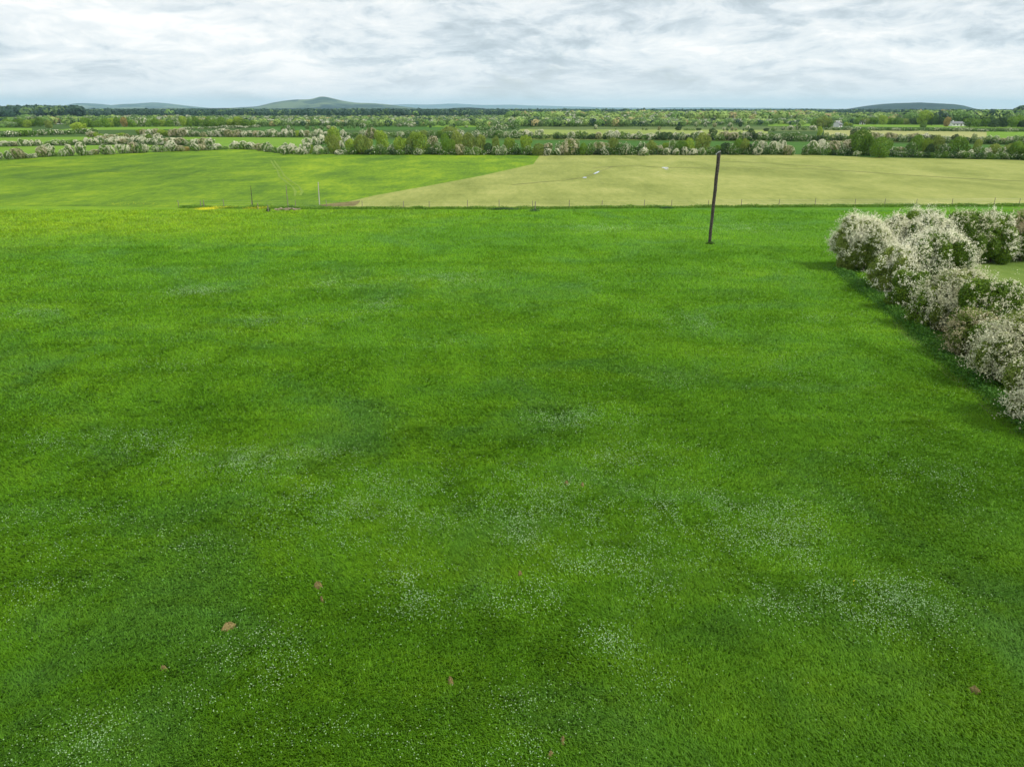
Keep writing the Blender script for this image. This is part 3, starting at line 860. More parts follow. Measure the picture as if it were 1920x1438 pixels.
under = auto([(648, 291), (960, 291.5), (1488, 291.5)], 8, 8, 13, {'G': 6, 'D': 2, 'T': 1}, 70) + auto([(1508, 291.5), (1600, 292.5), (1700, 295.5), (1800, 298.5), (1920, 301), (2000, 304)], 8, 8, 13, {'G': 6, 'D': 2, 'T': 1}, 71) \
    + auto([(960, 261), (1090, 262), (1340, 264), (1655, 266)], 9, 7, 9, {'G': 5, 'D': 3}, 72) + auto([(1664, 266.5), (1720, 267.5), (1800, 269), (1920, 272.5)], 9, 7, 9, {'G': 5, 'D': 3}, 73)
hedgerow(far_rows + far_hedges + mid_hedge + under)


# ------------------------------------------------------------------ far woods: too many to count
def wood(name, label, cat, areas, mats, seed):
    """areas: (px0, px1, d0, d1, spacing, h_lo, h_hi, weights)"""
    rng = np.random.default_rng(seed)
    VV, MI = [], []
    for (a0, a1, d0, d1, spc, h0, h1, wts) in areas:
        s0, s1 = (a0 - 960) / 1280 / CP, (a1 - 960) / 1280 / CP
        n = int((s1 - s0) * (d1 * d1 - d0 * d0) / 2 / spc ** 2)
        d = np.sqrt(rng.random(n) * (d1 * d1 - d0 * d0) + d0 * d0)
        x = (s0 + (s1 - s0) * rng.random(n)) * d
        wts = np.array(wts, float); wts /= wts.sum()
        clump = value_noise(x, d, 1 / 70.0, rng)
        mi = rng.choice(len(mats), n, p=wts)
        for i in range(n):
            h = h0 + (h1 - h0) * rng.random() * (0.5 + clump[i])
            r = h * (0.42 + 0.34 * rng.random())
            nl = 90 if d[i] < 1400 else 26
            dirs = unit(rng.normal(size=(nl, 3)))
            dirs[:, 2] = np.abs(dirs[:, 2]) * np.where(rng.random(nl) < 0.75, 1, -0.8)
            rr = np.array([r, r, h * 0.5]) * (0.8 + 0.3 * rng.random((nl, 1)))
            c = np.array([x[i], d[i], h * 0.5]) + dirs * rr
            VV.append(quads(c, dirs + rng.normal(size=(nl, 3)) * 0.22, r * (0.26 + 0.28 * rng.random(nl)) * (1.0 if nl > 50 else 1.5), rng, 0.8))
            mm = np.full(nl, mi[i])
            if mi[i] == 3:
                mm = np.where((rng.random(nl) < 0.6) & (dirs[:, 2] > 0.1), 3, 5)
            MI.append(mm)
    V = np.concatenate(VV)
    me = np_mesh(name, V, 4, midx=None)
    o = link(name, me, mats)
    me.polygons.foreach_set('material_index', np.concatenate(MI).astype(np.int32))
    tag(o, label, cat, kind='stuff')


MATS = [leaf_mat('far dark wood', (0.011, 0.030, 0.020), (0.017, 0.042, 0.026), (0.026, 0.058, 0.033), gain=1.9, island=0.2, clump=0.06), leaf_mat('far green wood', (0.060, 0.115, 0.025), (0.085, 0.155, 0.035), (0.115, 0.195, 0.045), gain=1.9, island=0.2, clump=0.06),
        leaf_mat('far pale green wood', (0.120, 0.180, 0.045), (0.160, 0.230, 0.060), (0.210, 0.280, 0.085), gain=1.9, island=0.2, clump=0.06), leaf_mat('far blossom', (0.34, 0.38, 0.26), (0.44, 0.47, 0.35), (0.58, 0.60, 0.48), gain=1.9, island=0.2, clump=0.06),
        leaf_mat('far reddish wood', (0.16, 0.15, 0.06), (0.23, 0.20, 0.09), (0.30, 0.26, 0.12), gain=1.9, island=0.2, clump=0.06), leaf_mat('far hedge green', (0.040, 0.075, 0.022), (0.060, 0.105, 0.030), (0.085, 0.135, 0.040), gain=1.9, island=0.2, clump=0.06)]
wood('distant_woodland', 'dark wooded plain stretching to the foot of the hills', 'woodland', [
    (-150, 900, 1500, 2600, 15, 9, 14, (8, 0.3, 0, 0, 0, 1)), (-150, 1100, 2600, 5500, 34, 10, 16, (8, 0.3, 0, 0, 0, 1)), (880, 2100, 1700, 4500, 28, 9, 14, (8, 0.3, 0, 0, 0, 1)),
    (1780, 2100, 1000, 1600, 14, 12, 19, (5, 1, 0, 0, 0, 2)), (60, 260, 1300, 1500, 10, 12, 19, (6, 0, 0, 0, 0, 1))], MATS, 21)
wood('distant_grove', 'pale green young woods beyond the far pastures', 'woodland', [
    (955, 1450, 760, 1150, 9.5, 7, 11, (0.3, 3, 5, 2, 1.2, 1)), (1440, 1620, 800, 1300, 11, 6, 9, (1, 4, 4, 1, 1, 2)), (1600, 2050, 760, 1200, 11, 8, 12, (2, 5, 3, 0, 0.5, 2)),
    (470, 960, 860, 1150, 11, 2.5, 5, (1, 3, 3, 4, 0.5, 2)), (-150, 160, 620, 800, 11, 4, 6, (2, 5, 2, 1, 0, 2)), (160, 480, 640, 900, 11, 4.5, 7, (0.5, 4, 3, 1.5, 1, 2))], MATS, 22)
wood('distant_scrub', 'blossoming scrub and hedges between the far pastures', 'scrub', [
    (470, 960, 590, 860, 6.0, 3, 5.5, (1, 2, 2, 2, 0.3, 4)), (950, 1240, 590, 760, 5.5, 3.5, 6.5, (1, 2, 3, 2, 0.3, 4)), (1240, 1440, 640, 760, 7, 3, 5, (1, 2, 2, 2, 0.3, 3)),
    (-100, 150, 540, 640, 9, 3, 5, (0, 2, 2, 2, 0.3, 3)), (1440, 1530, 700, 800, 7, 3, 6, (1, 3, 0, 1, 0, 3))], MATS, 23)

# ------------------------------------------------------------------ hills
def hill_mat(name, c1, c2, c3, cell=0.004, amt=0.5):
    m, t, out = new_mat(name)
    g = t.node('ShaderNodeNewGeometry')
    pos = g.outputs['Position']
    vo = t.node('ShaderNodeTexVoronoi', feature='F1')
    t.put(vo.inputs['Vector'], pos); vo.inputs['Scale'].default_value = cell
    sp = t.node('ShaderNodeSeparateColor'); t.l.new(vo.outputs['Color'], sp.inputs[0])
    f = t.math('ADD', t.math('MULTIPLY', sp.outputs[0], amt), t.math('MULTIPLY', t.noise(pos, 0.004, 6, 0.65), 1.0 - amt * 0.4))
    col = t.ramp(f, [(0.45, c1), (0.62, c2), (0.82, c3)])
    b = t.node('ShaderNodeBsdfPrincipled')
    b.inputs['Roughness'].default_value = 0.95; b.inputs['Specular IOR Level'].default_value = 0.05
    t.put(b.inputs['Base Color'], col)
    t.l.new(b.outputs[0], out.inputs[0])
    return m


MH_farm = hill_mat('hill farmland', (0.006, 0.020, 0.014), (0.016, 0.040, 0.022), (0.10, 0.135, 0.06), 0.0035, 0.55)
MH_wood = hill_mat('hill woodland', (0.004, 0.016, 0.012), (0.008, 0.026, 0.016), (0.014, 0.038, 0.020), 0.006, 0.35)
MH_far = hill_mat('far upland', (0.020, 0.034, 0.020), (0.030, 0.050, 0.025), (0.05, 0.07, 0.035), 0.002, 0.4)


def hill(D, prof, depth, mat, rough=0.04, seed=0):
    rng = np.random.default_rng(seed)
    px = np.linspace(prof[0][0], prof[-1][0], 110)
    py = np.interp(px, [p[0] for p in prof], [p[1] for p in prof])
    ker = np.array([1, 3, 4, 3, 1]) / 12.0
    py[2:-2] = np.convolve(py, ker, 'valid')
    ny = 33
    V = np.zeros((ny, 110, 3))
    for i in range(110):
        x, z = at_dist(px[i], py[i], D)
        z = max(z, 0.0)
        for j in range(ny):
            s = -1 + 2 * j / (ny - 1)
            yy = D + s * depth
            b = 0.5 + 0.5 * math.cos(math.pi * s)
            V[j, i] = (x * yy / D if s < 0 else x, yy, z * b)
    nz = value_noise(V[:, :, 0].ravel(), V[:, :, 1].ravel(), 6.0 / depth, rng).reshape(ny, 110) - 0.5
    amp = V[:, :, 2].max() * rough
    edge = np.minimum(V[:, :, 2] / (V[:, :, 2].max() * 0.2 + 1), 1)
    V[:, :, 2] += nz * amp * edge * 2
    V[:, :, 2] -= 3 * (1 - edge)
    me = bpy.data.meshes.new('hill')
    F = [(j * 110 + i, j * 110 + i + 1, (j + 1) * 110 + i + 1, (j + 1) * 110 + i) for j in range(ny - 1) for i in range(109)]
    me.from_pydata(V.reshape(-1, 3).tolist(), [], F)
    for p in me.polygons: p.use_smooth = True
    return tag(link('hill', me, mat), kind='structure')


hill(9000, [(400, 206.5), (440, 203), (480, 200.5), (510, 193), (530, 189.5), (555, 186.5), (575, 187), (588, 186), (597, 182.5), (607, 182), (620, 185), (640, 190), (665, 194), (700, 194.5), (720, 196.5), (760, 201), (800, 205), (820, 206.5)], 2200, MH_farm, seed=1)
hill(13000, [(40, 206), (90, 203), (120, 199), (140, 194.5), (160, 194), (185, 198), (205, 198.5), (230, 195.5), (290, 192.8), (310, 195), (340, 199), (370, 203), (410, 204.5), (440, 206)], 2500, MH_farm, seed=2)
hill(6000, [(1618, 207), (1632, 205), (1648, 199.5), (1668, 195), (1700, 193.3), (1725, 192.3), (1755, 194), (1790, 196), (1808, 198.5), (1826, 203.5), (1842, 207)], 1100, MH_wood, 0.03, seed=3)
hill(3600, [(820, 207), (850, 203), (880, 202), (905, 203.5), (930, 207)], 420, MH_wood, 0.02, seed=4)
hill(24000, [(620, 203), (720, 198), (760, 195.5), (800, 197), (845, 194.5), (900, 197.5), (960, 197), (1050, 200), (1120, 201.5), (1200, 202.5), (1280, 201.5), (1400, 203), (1500, 203), (1560, 204), (1640, 206)], 3500, MH_far, 0.04, seed=5)
hill(24000, [(-260, 203), (-150, 201), (-60, 203), (20, 203), (60, 201.5), (110, 201.5), (180, 203), (240, 206)], 3500, MH_far, 0.04, seed=6)
hill(7000, [(-260, 206), (-100, 204.5), (0, 204.3), (150, 204.8), (300, 203.6), (420, 203), (520, 203.5), (700, 203.0), (760, 204), (840, 206)], 900, MH_farm, 0.05, seed=7)

# ------------------------------------------------------------------ houses
M_wall = simple_mat('whitewash', (0.72, 0.73, 0.72), 0.8, (0.82, 0.82, 0.80), 0.6)
M_slate = simple_mat('slate roof', (0.12, 0.13, 0.14), 0.7, (0.18, 0.19, 0.20), 0.8)
M_glass = simple_mat('window glass', (0.03, 0.04, 0.05), 0.1)
M_door = simple_mat('painted door', (0.10, 0.05, 0.03), 0.5)


def house(px, by, wpx, top, rz, label, nwin=3, dark=False):
    x, y = P(px, by)
    wd = wpx * y / 1280 / CP
    hh = max(at_dist(px, top, y)[1], 3.2)
    root = empty('house', (x, y, 0), rz)
    tag(root, label, 'house', 'white houses far off among the trees')
    eh, dp = hh * 0.58, 6.5
    bm = bmesh.new(); box_bm(bm, -wd / 2, wd / 2, -dp / 2, dp / 2, 0, eh)
    for s in (-1, 1):
        a = [bm.verts.new(c) for c in ((s * wd / 2, -dp / 2, eh), (s * wd / 2, dp / 2, eh), (s * wd / 2, 0, hh - 0.1))]
        bm.faces.new(a if s > 0 else a[::-1])
    link('wall', bm_mesh('wall', bm), M_wall, root)
    bm = bmesh.new()
    for s in (-1, 1):
        q = [(-wd / 2 - .3, s * (dp / 2 + .35), eh - .2), (wd / 2 + .3, s * (dp / 2 + .35), eh - .2), (wd / 2 + .3, 0, hh), (-wd / 2 - .3, 0, hh)]
        lo = [bm.verts.new(c) for c in q]; hi = [bm.verts.new((c[0], c[1], c[2] + .18)) for c in q]
        bm.faces.new(lo); bm.faces.new(hi[::-1])
        for i in range(4): bm.faces.new((lo[i], hi[i], hi[(i + 1) % 4], lo[(i + 1) % 4]))
    rf = link('roof', bm_mesh('roof', bm), M_slate, root)
    for s in (-0.36, 0.36):
        bm = bmesh.new(); box_bm(bm, s * wd - .4, s * wd + .4, -.35, .35, hh - .4, hh + 1.0)
        link('chimney', bm_mesh('chimney', bm), M_wall, rf)
    for i in range(nwin):
        u = -wd / 2 + wd * (i + 0.5) / nwin
        bm = bmesh.new()
        isd = i == nwin // 2
        box_bm(bm, u - .5, u + .5, -dp / 2 - .04, -dp / 2 + .05, 0.05 if isd else eh * .35, min(2.1, eh * .9) if isd else eh * .8)
        link('door' if isd else 'window', bm_mesh('opening', bm), M_door if isd else M_glass, root)


house(571, 231, 13, 223, 0.2, 'small white house behind blossoming scrub, left of centre', 3)
house(675, 229.5, 16, 223.5, -0.1, 'low white house amid blossoming scrub, between the centre and the peaked hill', 3)
house(1034, 230, 17, 224.5, 0.05, 'dark roofed low building in front of the pale green woods', 3)
house(1797, 237, 30, 228.5, 0.05, 'long white farmhouse with grey roof below the right hill', 5)
house(1569, 238.5, 9, 229, 0.6, 'white gabled house beside the big olive tree, right of centre', 3)
house(1617, 234, 9, 226, -0.5, 'small white house between the big olive tree and the right hill', 3)
house(116, 233, 10, 227.5, 0.1, 'white house under the dark conifers at far left', 3)
house(1119, 224, 9, 217, 0.1, 'tiny white house deep in the pale green woods', 3)

# ------------------------------------------------------------------ the big pole
M_pole = simple_mat('weathered creosote timber', (0.020, 0.017, 0.015), 0.85, (0.13, 0.11, 0.095), 7, spec=0.15)
M_metal = simple_mat('galvanised metal', (0.35, 0.36, 0.36), 0.45, (0.5, 0.5, 0.5), 8, metal=0.6)
bx, by_ = P(1330, 457)
pz = at_dist(1341, 287, by_)[1]
pole = empty('wooden_pole', (bx, by_, 0))
tag(pole, 'tall dark weathered wooden pole standing alone in the meadow', 'pole')
bm = bmesh.new()
npz = 26
pts = [(0.012 * math.sin(i * .9), 0.01 * math.cos(i * 1.3), -0.3 + (pz + 0.3) * i / npz) for i in range(npz + 1)]
tube_bm(bm, pts, [0.155 + 0.025 * (i / npz) + 0.006 * math.sin(i * 2.1) for i in range(npz + 1)], 14)
link('shaft', bm_mesh('shaft', bm), M_pole, pole)
M_crack = simple_mat('pale split timber', (0.05, 0.045, 0.042), 0.9, (0.14, 0.12, 0.11), 12)
bm = bmesh.new()
for i in range(9):                                        # long drying splits and bolts along the shaft
    z = 0.6 + i * (pz - 1.2) / 9
    box_bm(bm, 0.02 * math.sin(i * 3), 0.016 + 0.02 * math.sin(i * 3), -0.185, -0.13, z, z + 0.75)
link('split', bm_mesh('split', bm), M_crack, pole)
bm = bmesh.new()
tube_bm(bm, [(-0.26, -0.02, pz - 0.10), (-0.05, 0, pz + 0.09), (0.17, 0, pz + 0.14)], [0.035, 0.05, 0.045], 6)
box_bm(bm, -0.30, -0.20, -0.06, 0.06, pz - 0.22, pz - 0.06)
link('bracket', bm_mesh('bracket', bm), M_metal, pole)

POLE_FOOT = True
# thin posts beyond the fence
M_post = simple_mat('grey timber', (0.16, 0.14, 0.11), 0.9, (0.30, 0.27, 0.22), 8, spec=0.1)
for (px, b, tpx, t_, r, wds, mt) in ((473.5, 385.5, 470, 349, 0.055, 'dark thin tall post, leftmost of the three beyond the fence', M_pole), (540.5, 391, 536, 347, 0.06, 'brownish thin tall post rising from the pile of rubble', M_post), (599, 384.5, 596.5, 342, 0.085, 'pale grey tall post at the tip of the bare soil strip', simple_mat('bleached timber', (0.34, 0.33, 0.30), 0.9, (0.5, 0.48, 0.44), 5))):
    x, y = P(px, b)
    x1, z = at_dist(tpx, t_, y)
    bm = bmesh.new()
    dx = (x1 - x)
    k = 7
    tube_bm(bm, [(dx * (i / k) ** 1.2, 0.02 * math.sin(i), -0.2 + (z + 0.2) * i / k) for i in range(k + 1)], [r * (1 - 0.35 * i / k) for i in range(k + 1)], 8)
    o = link('thin_post', bm_mesh('thin_post', bm), mt)
    o.location = (x, y, 0)
    tag(o, wds, 'post', 'tall thin posts beyond the fence')

# rubble round the middle post
x0, y0 = P(538, 394)
M_stone = simple_mat('rubble', (0.13, 0.11, 0.065), 0.9, (0.30, 0.26, 0.17), 3)
rng = random.Random(3)
bm = bmesh.new()
for i in range(46):
    a, rr = rng.random() * 6.28, rng.random() ** 0.6
    c = Vector((rr * 1.9 * math.cos(a), rr * 1.0 * math.sin(a), 0.25 * (1 - rr)))
    s = rng.uniform(0.10, 0.26)
    mtx = bmesh.ops.create_icosphere(bm, subdivisions=1, radius=s)
    for v in mtx['verts']:
        v.co = Vector((v.co.x * rng.uniform(.8, 1.5), v.co.y * rng.uniform(.8, 1.2), v.co.z * rng.uniform(.5, .9))) + c
o = link('rubble_heap', bm_mesh('rubble_heap', bm), M_stone)
o.location = (x0, y0, 0)
tag(o, 'low heap of brown rubble at the foot of the middle thin post', 'rubble')


def weed(px, py, rx, ry, h, label, mat, n=260, seed=0, name='weed_clump', cat='weeds', group='dark weed clumps along the fence'):
    rng = np.random.default_rng(seed)
    x0, y0 = P(px, py)
    d = unit(rng.normal(size=(n, 3))); d[:, 2] = np.abs(d[:, 2])
    p = d * np.array([rx, ry, h]) * (0.35 + 0.65 * rng.random((n, 1)))
    o = link(name, np_mesh(name, quads(p, d + rng.normal(size=(n, 3)) * 0.6, 0.09 + 0.1 * rng.random(n), rng, 0.5), 4), mat)
    o.location = (x0, y0, 0.02)
    return tag(o, label, cat, group)


M_weed = leaf_mat('nettle leaf', (0.012, 0.035, 0.012), (0.025, 0.065, 0.022), (0.05, 0.11, 0.04), 0.2, 1.0, 0.2)
weed(548, 391.5, 0.8, 0.5, 0.55, 'dark green weeds growing on the right of the rubble heap', M_weed, seed=1)
weed(1003, 397, 0.9, 0.6, 0.5, 'dark weed clump round the grey fence post right of centre', M_weed, seed=2)
weed(503, 397, 0.4, 0.3, 0.5, 'small dark weed clump left of the rubble heap by the buttercups', M_weed, seed=3)
weed(945, 394, 2.6, 0.5, 0.35, 'long low bluish weed strip along the fence left of the weedy post', M_weed, 700, seed=4)
weed(1250, 391.5, 1.3, 0.4, 0.35, 'low weed strip along the fence left of the big pole', M_weed, 400, seed=5)
weed(1331, 458, 0.55, 0.4, 0.32, 'tuft of longer grass round the foot of the tall pole', M_hawleaf, 220, seed=6, name='grass_tuft', cat='grass tuft', group=None)
# ditch grass strip along the fence
rng = np.random.default_rng(9)
Vs = []
for (x0, y0), (x1, y1) in zip(FL[3:-2], FL[4:-1]):
    n = int(abs(x1 - x0) * 330)
    t_ = rng.random(n)
    x = x0 + (x1 - x0) * t_; y = y0 + (y1 - y0) * t_ - 0.4 + rng.normal(size=n) * 0.55
    m_ = value_noise(x, y, 0.6, rng)
    C = np.stack([x, y, rng.random(n) * (0.10 + 0.35 * m_)], 1)
    Vs.append(quads(C, rng.normal(size=(n, 3)) + np.array([0, 0, 0.5]), 0.12 + 0.12 * rng.random(n), rng, 0.4))
o = link('ditch_grass', np_mesh('ditch_grass', np.concatenate(Vs), 4), leaf_mat('ditch grass', (0.030, 0.080, 0.008), (0.065, 0.135, 0.010), (0.11, 0.20, 0.012), 0.2, 0.6, 0))
tag(o, 'darker long grass growing along the ditch below the fence', 'grass', kind='stuff')

# bare strip of soil, thin field marks
M_bare = simple_mat('bare trodden soil', (0.095, 0.085, 0.032), 0.95, (0.20, 0.175, 0.07), 0.9, spec=0.1)
sheet('bare_soil', [(600, 385.5), (625, 382), (655, 379.5), (676, 377), (672, 383), (664, 387.5), (630, 388.2), (604, 387)], M_bare, 0.08)


def strip(name, pts, wpx_m, mat, z):
    W = pC(pts)
    L_, R_ = [], []
    for i, (x, y) in enumerate(W):
        a = W[max(i - 1, 0)]; b = W[min(i + 1, len(W) - 1)]
        dx, dy = b[0] - a[0], b[1] - a[1]
        l = math.hypot(dx, dy)
        wv = wpx_m / 2 * (1 + 0.3 * math.sin(i * 2.3))
        L_.append((x - dy / l * wv, y + dx / l * wv)); R_.append((x + dy / l * wv, y - dx / l * wv))
    bm = bmesh.new()
    lv = [bm.verts.new((*p, z)) for p in L_]; rv = [bm.verts.new((*p, z)) for p in R_]
    for i in range(len(W) - 1):
        bm.faces.new((lv[i], rv[i], rv[i + 1], lv[i + 1]))
    return tag(link(name, bm_mesh(name, bm), mat), kind='structure')


M_track = simple_mat('flattened grass', (0.10, 0.19, 0.012), 0.9, (0.165, 0.25, 0.018), 0.5)
M_rut = simple_mat('wet rut', (0.11, 0.125, 0.035), 0.8, (0.20, 0.21, 0.055), 0.25)
strip('wheel_track', [(508, 302), (514, 312), (520, 320), (524, 332), (535, 341), (548, 351), (554, 360), (553, 369)], 0.4, M_track, 0.10)
strip('wheel_track', [(514, 302), (521, 312), (528, 321), (533, 331), (545, 340), (560, 350), (567, 360), (563, 368)], 0.4, M_track, 0.10)
strip('wheel_track', [(1110, 316), (1160, 312.5), (1200, 312), (1238, 315), (1262, 315.3), (1330, 316), (1400, 316.5), (1470, 316.5), (1530, 318), (1600, 322), (1680, 328), (1760, 333), (1850, 338), (1920, 341), (2100, 350)], 0.5, M_rut, 0.10)
strip('wheel_track', [(1350, 304), (1400, 305), (1450, 308), (1520, 312), (1560, 316)], 0.5, M_rut, 0.10)
strip('wheel_track', [(960, 348), (1010, 343), (1060, 339), (1094, 334), (1110, 328), (1128, 321), (1150, 313)], 0.3, M_rut, 0.10)
strip('wheel_track', [(0, 309), (60, 313), (140, 319), (260, 325), (400, 329), (500, 330)], 0.35, M_track, 0.10)
# water standing in the pale field
m, t, out = new_mat('puddle water')
b = t.node('ShaderNodeBsdfPrincipled')
b.inputs['Base Color'].default_value = (0.10, 0.11, 0.10, 1); b.inputs['Roughness'].default_value = 0.03
b.inputs['Specular IOR Level'].default_value = 1.0
b.inputs['Metallic'].default_value = 0.6
b.inputs['Base Color'].default_value = (0.62, 0.66, 0.66, 1)
t.l.new(b.outputs[0], out.inputs[0])
M_puddle = m


def puddle(px, py, hw, hh, seed):
    rng = random.Random(seed)
    W = []
    for i in range(16):
        a = 2 * math.pi * i / 16
        j = rng.uniform(0.7, 1.15)
        W.append((px + hw * j * math.cos(a), py - hh * j * math.sin(a)))
    sheet('water', W, M_puddle, 0.12)


puddle(1247, 315.6, 7, 0.9, 1)
puddle(1249, 318.3, 4, 0.6, 2)
puddle(1096.5, 334.2, 4.5, 1.0, 3)
strip('water', [(1114, 327.3), (1119, 325), (1123, 322.5)], 0.5, M_puddle, 0.12)

# ------------------------------------------------------------------ wire fence
fence = empty('wire_fence', (0, 0, 0))
tag(fence, 'low wire fence on thin grey posts dividing the meadow from the fields beyond', 'fence')
rng = random.Random(8)
ptsf = []
for (x0, y0), (x1, y1) in zip(FL[3:-2], FL[4:-1]):
    l = math.hypot(x1 - x0, y1 - y0)
    k = int(l / 4.6)
    for i in range(k):
        f = (i + rng.uniform(-.15, .15)) / k
        ptsf.append((x0 + (x1 - x0) * f, y0 + (y1 - y0) * f + 0.25))
for (x, y) in ptsf:
    bm = bmesh.new()
    h = rng.uniform(0.95, 1.2); lx = rng.uniform(-.06, .06)
    tube_bm(bm, [(0, 0, -0.1), (lx * .5, 0, h * .5), (lx, 0, h)], [0.045, 0.043, 0.04], 6)
    o = link('post', bm_mesh('post', bm), M_post, fence)
    o.location = (x, y, 0)
bm = bmesh.new()
for z in (0.35, 0.65, 0.92):
    tube_bm(bm, [(x, y, z) for x, y in ptsf], [0.004] * len(ptsf), 4)
link('wire', bm_mesh('wire', bm), M_metal, fence)
for (px, b_, h, words) in ((1003, 397, 1.35, 'stout grey post in the weed clump right of centre'), (377, 390, 1.0, 'left of two grey stumps above the yellow buttercups'), (383, 390, 1.1, 'right of two grey stumps above the yellow buttercups'), (484, 393, 0.9, 'short grey post beside the second buttercup patch'), (503, 398, 1.0, 'short dark post in the small weed clump left of the rubble')):
    x, y = P(px, b_)
    bm = bmesh.new()
    tube_bm(bm, [(0, 0, -0.1), (0.02, 0, h * .5), (0.05, 0, h)], [0.07, 0.065, 0.05], 8)
    o = link('fence_post', bm_mesh('fence_post', bm), M_post)
    o.location = (x, y, 0)
    tag(o, words, 'post', 'single posts by the fence')

# ------------------------------------------------------------------ the near hawthorn hedge
M_nleaf = leaf_mat('near hawthorn leaf', (0.030, 0.060, 0.006), (0.072, 0.130, 0.009), (0.145, 0.215, 0.018), 0.3, 0.8, 0.15)
M_nolive = leaf_mat('near olive leaf', (0.055, 0.085, 0.014), (0.120, 0.162, 0.026), (0.20, 0.245, 0.050), 0.3, 0.8, 0.15)
M_nwhite = leaf_mat('near white blossom', (0.56, 0.58, 0.36), (0.82, 0.81, 0.60), (0.95, 0.93, 0.78), 0.2, 0.9, 0.1)
M_npink = leaf_mat('near fading blossom', (0.44, 0.43, 0.25), (0.68, 0.67, 0.45), (0.86, 0.85, 0.65), 0.2, 0.9, 0.1)
M_nbrown = leaf_mat('near brown faded blossom', (0.28, 0.24, 0.12), (0.42, 0.37, 0.21), (0.60, 0.55, 0.36), 0.2, 0.9, 0.1)


def near_bush(px, by, rx, ry, h, leaf, bloss, share, label, seed, zlow=0.0, rot=0.0):
    rng = np.random.default_rng(seed)
    x0, y0 = P(px, by)
    S = np.array([rx, ry, h])
    L = []
    L.append((np.array([0, 0, 0.44]), np.array([0.70, 0.70, 0.42])))
    for i in range(20):
        a = i * 2.4 + rng.random()
        r = 0.40 + 0.34 * rng.random()
        z = 0.16 + 0.60 * rng.random() * (1.3 - r * 0.6)
        s = 0.17 + 0.15 * rng.random()
        L.append((np.array([r * math.cos(a), r * math.sin(a), z]), np.array([s, s, s * 0.8])))
    for i in range(5):
        a = i * 1.3 + rng.random()
        L.append((np.array([0.28 * math.cos(a), 0.28 * math.sin(a), 0.72]), np.array([0.3, 0.3, 0.22])))
    area = rx * ry * 3.14 + 3.14 * (rx + ry) * h
    n = int(area * 400)
    p, nr, lid = crown_points(rng, n, L, 0.12, 0.02)
    p = p * S; nr = unit(nr / S)
    root = empty('hawthorn', (x0, y0, 0), rot)
    tag(root, label, 'hawthorn', 'hawthorns of the near hedge on the right')
    N = nr + rng.normal(size=p.shape) * 0.6
    me = np_mesh('foliage', quads(p, N, 0.09 + 0.07 * rng.random(n), rng, 0.6), 4)
    link('foliage', me, leaf, root)
    # blossom sprays: short twigs that carry flower clusters, gathered on some boughs
    ns = int(area * 27 * share)
    q, qn, ql = crown_points(rng, ns * 2, L, 0.03, 0.12)
    q = q * S
    keyv = value_noise(q[:, 0] + q[:, 2] * .5, q[:, 1] + q[:, 2] * .7, 1.0, rng) + 0.14 * q[:, 2] / h + rng.random(len(q)) * 0.50
    q_i = np.argsort(-keyv)[:ns]
    q, qn = q[q_i], unit(qn[q_i] / S)
    d = unit(qn + rng.normal(size=q.shape) * 0.45 + np.array([0, 0, 0.25]))
    ln = 0.25 + 0.85 * rng.random(ns) ** 2.2
    per = 17
    tt = rng.random((ns, per))
    C = q[:, None, :] - d[:, None, :] * 0.10 + d[:, None, :] * (tt * ln[:, None])[:, :, None] + rng.normal(size=(ns, per, 3)) * 0.055
    C = C.reshape(-1, 3)
    NN = np.repeat(qn, per, 0) + rng.normal(size=C.shape) * 0.6 + np.array([0, 0, 0.35])
    me = np_mesh('blossom', quads(C, NN, 0.045 + 0.05 * rng.random(len(C)), rng, 0.85), 4)
    link('blossom', me, bloss, root)
    # twigs with leaves sticking out so that the outline is ragged
    bm = bmesh.new()
    for k in range(3):
        a = rng.random() * 6.28
        bxx, byy = 0.25 * rx * math.cos(a + k * 2), 0.25 * ry * math.sin(a + k * 2)
        pts = [(bxx, byy, -0.1), (bxx * 1.3, byy * 1.2, h * 0.25), (bxx * 2.0, byy * 1.9, h * 0.6)]
        tube_bm(bm, pts, [0.13, 0.10, 0.05], 8)
        for j in range(6):
            aa = rng.random() * 6.28
            z = h * (0.2 + 0.06 * j)
            e = 0.75
            tube_bm(bm, [(bxx * 1.3, byy * 1.2, z), (bxx + e * .5 * rx * math.cos(aa), byy + e * .5 * ry * math.sin(aa), z + h * .15), (e * rx * math.cos(aa), e * ry * math.sin(aa), z + h * .30)], [0.05, 0.03, 0.012], 5)
    link('trunk', bm_mesh('trunk', bm), M_bark, root)
    return root


near_bush(1604, 505, 2.7, 2.5, 4.6, M_nolive, M_nwhite, 0.95, 'white blossoming hawthorn at the far left end of the near hedge', 31)
near_bush(1712, 500, 2.9, 2.6, 5.2, M_nleaf, M_nwhite, 1.05, 'tallest white hawthorn at the back of the near hedge', 32)
near_bush(1668, 548, 2.0, 1.9, 3.7, M_nolive, M_nwhite, 0.6, 'greyish white hawthorn lobe on the meadow side, third from the far end', 33)
near_bush(1742, 545, 2.6, 2.4, 4.7, M_nleaf, M_nwhite, 0.68, 'mixed green and white hawthorn in the middle of the near hedge', 34)
near_bush(1700, 583, 1.6, 1.5, 2.9, M_nleaf, M_nwhite, 0.18, 'low green hawthorn with few flowers facing the meadow', 35)
near_bush(1778, 618, 2.2, 2.1, 4.0, M_nolive, M_npink, 0.75, 'pinkish grey fading hawthorn below the tall white ones', 36)
near_bush(1842, 645, 2.5, 2.2, 4.1, M_nleaf, M_npink, 0.16, 'olive green hawthorn with brownish blossom right of the pinkish one', 37)
near_bush(1812, 668, 1.6, 1.5, 2.9, M_nolive, M_nbrown, 0.40, 'low brownish hawthorn at the foot of the olive green one', 38)
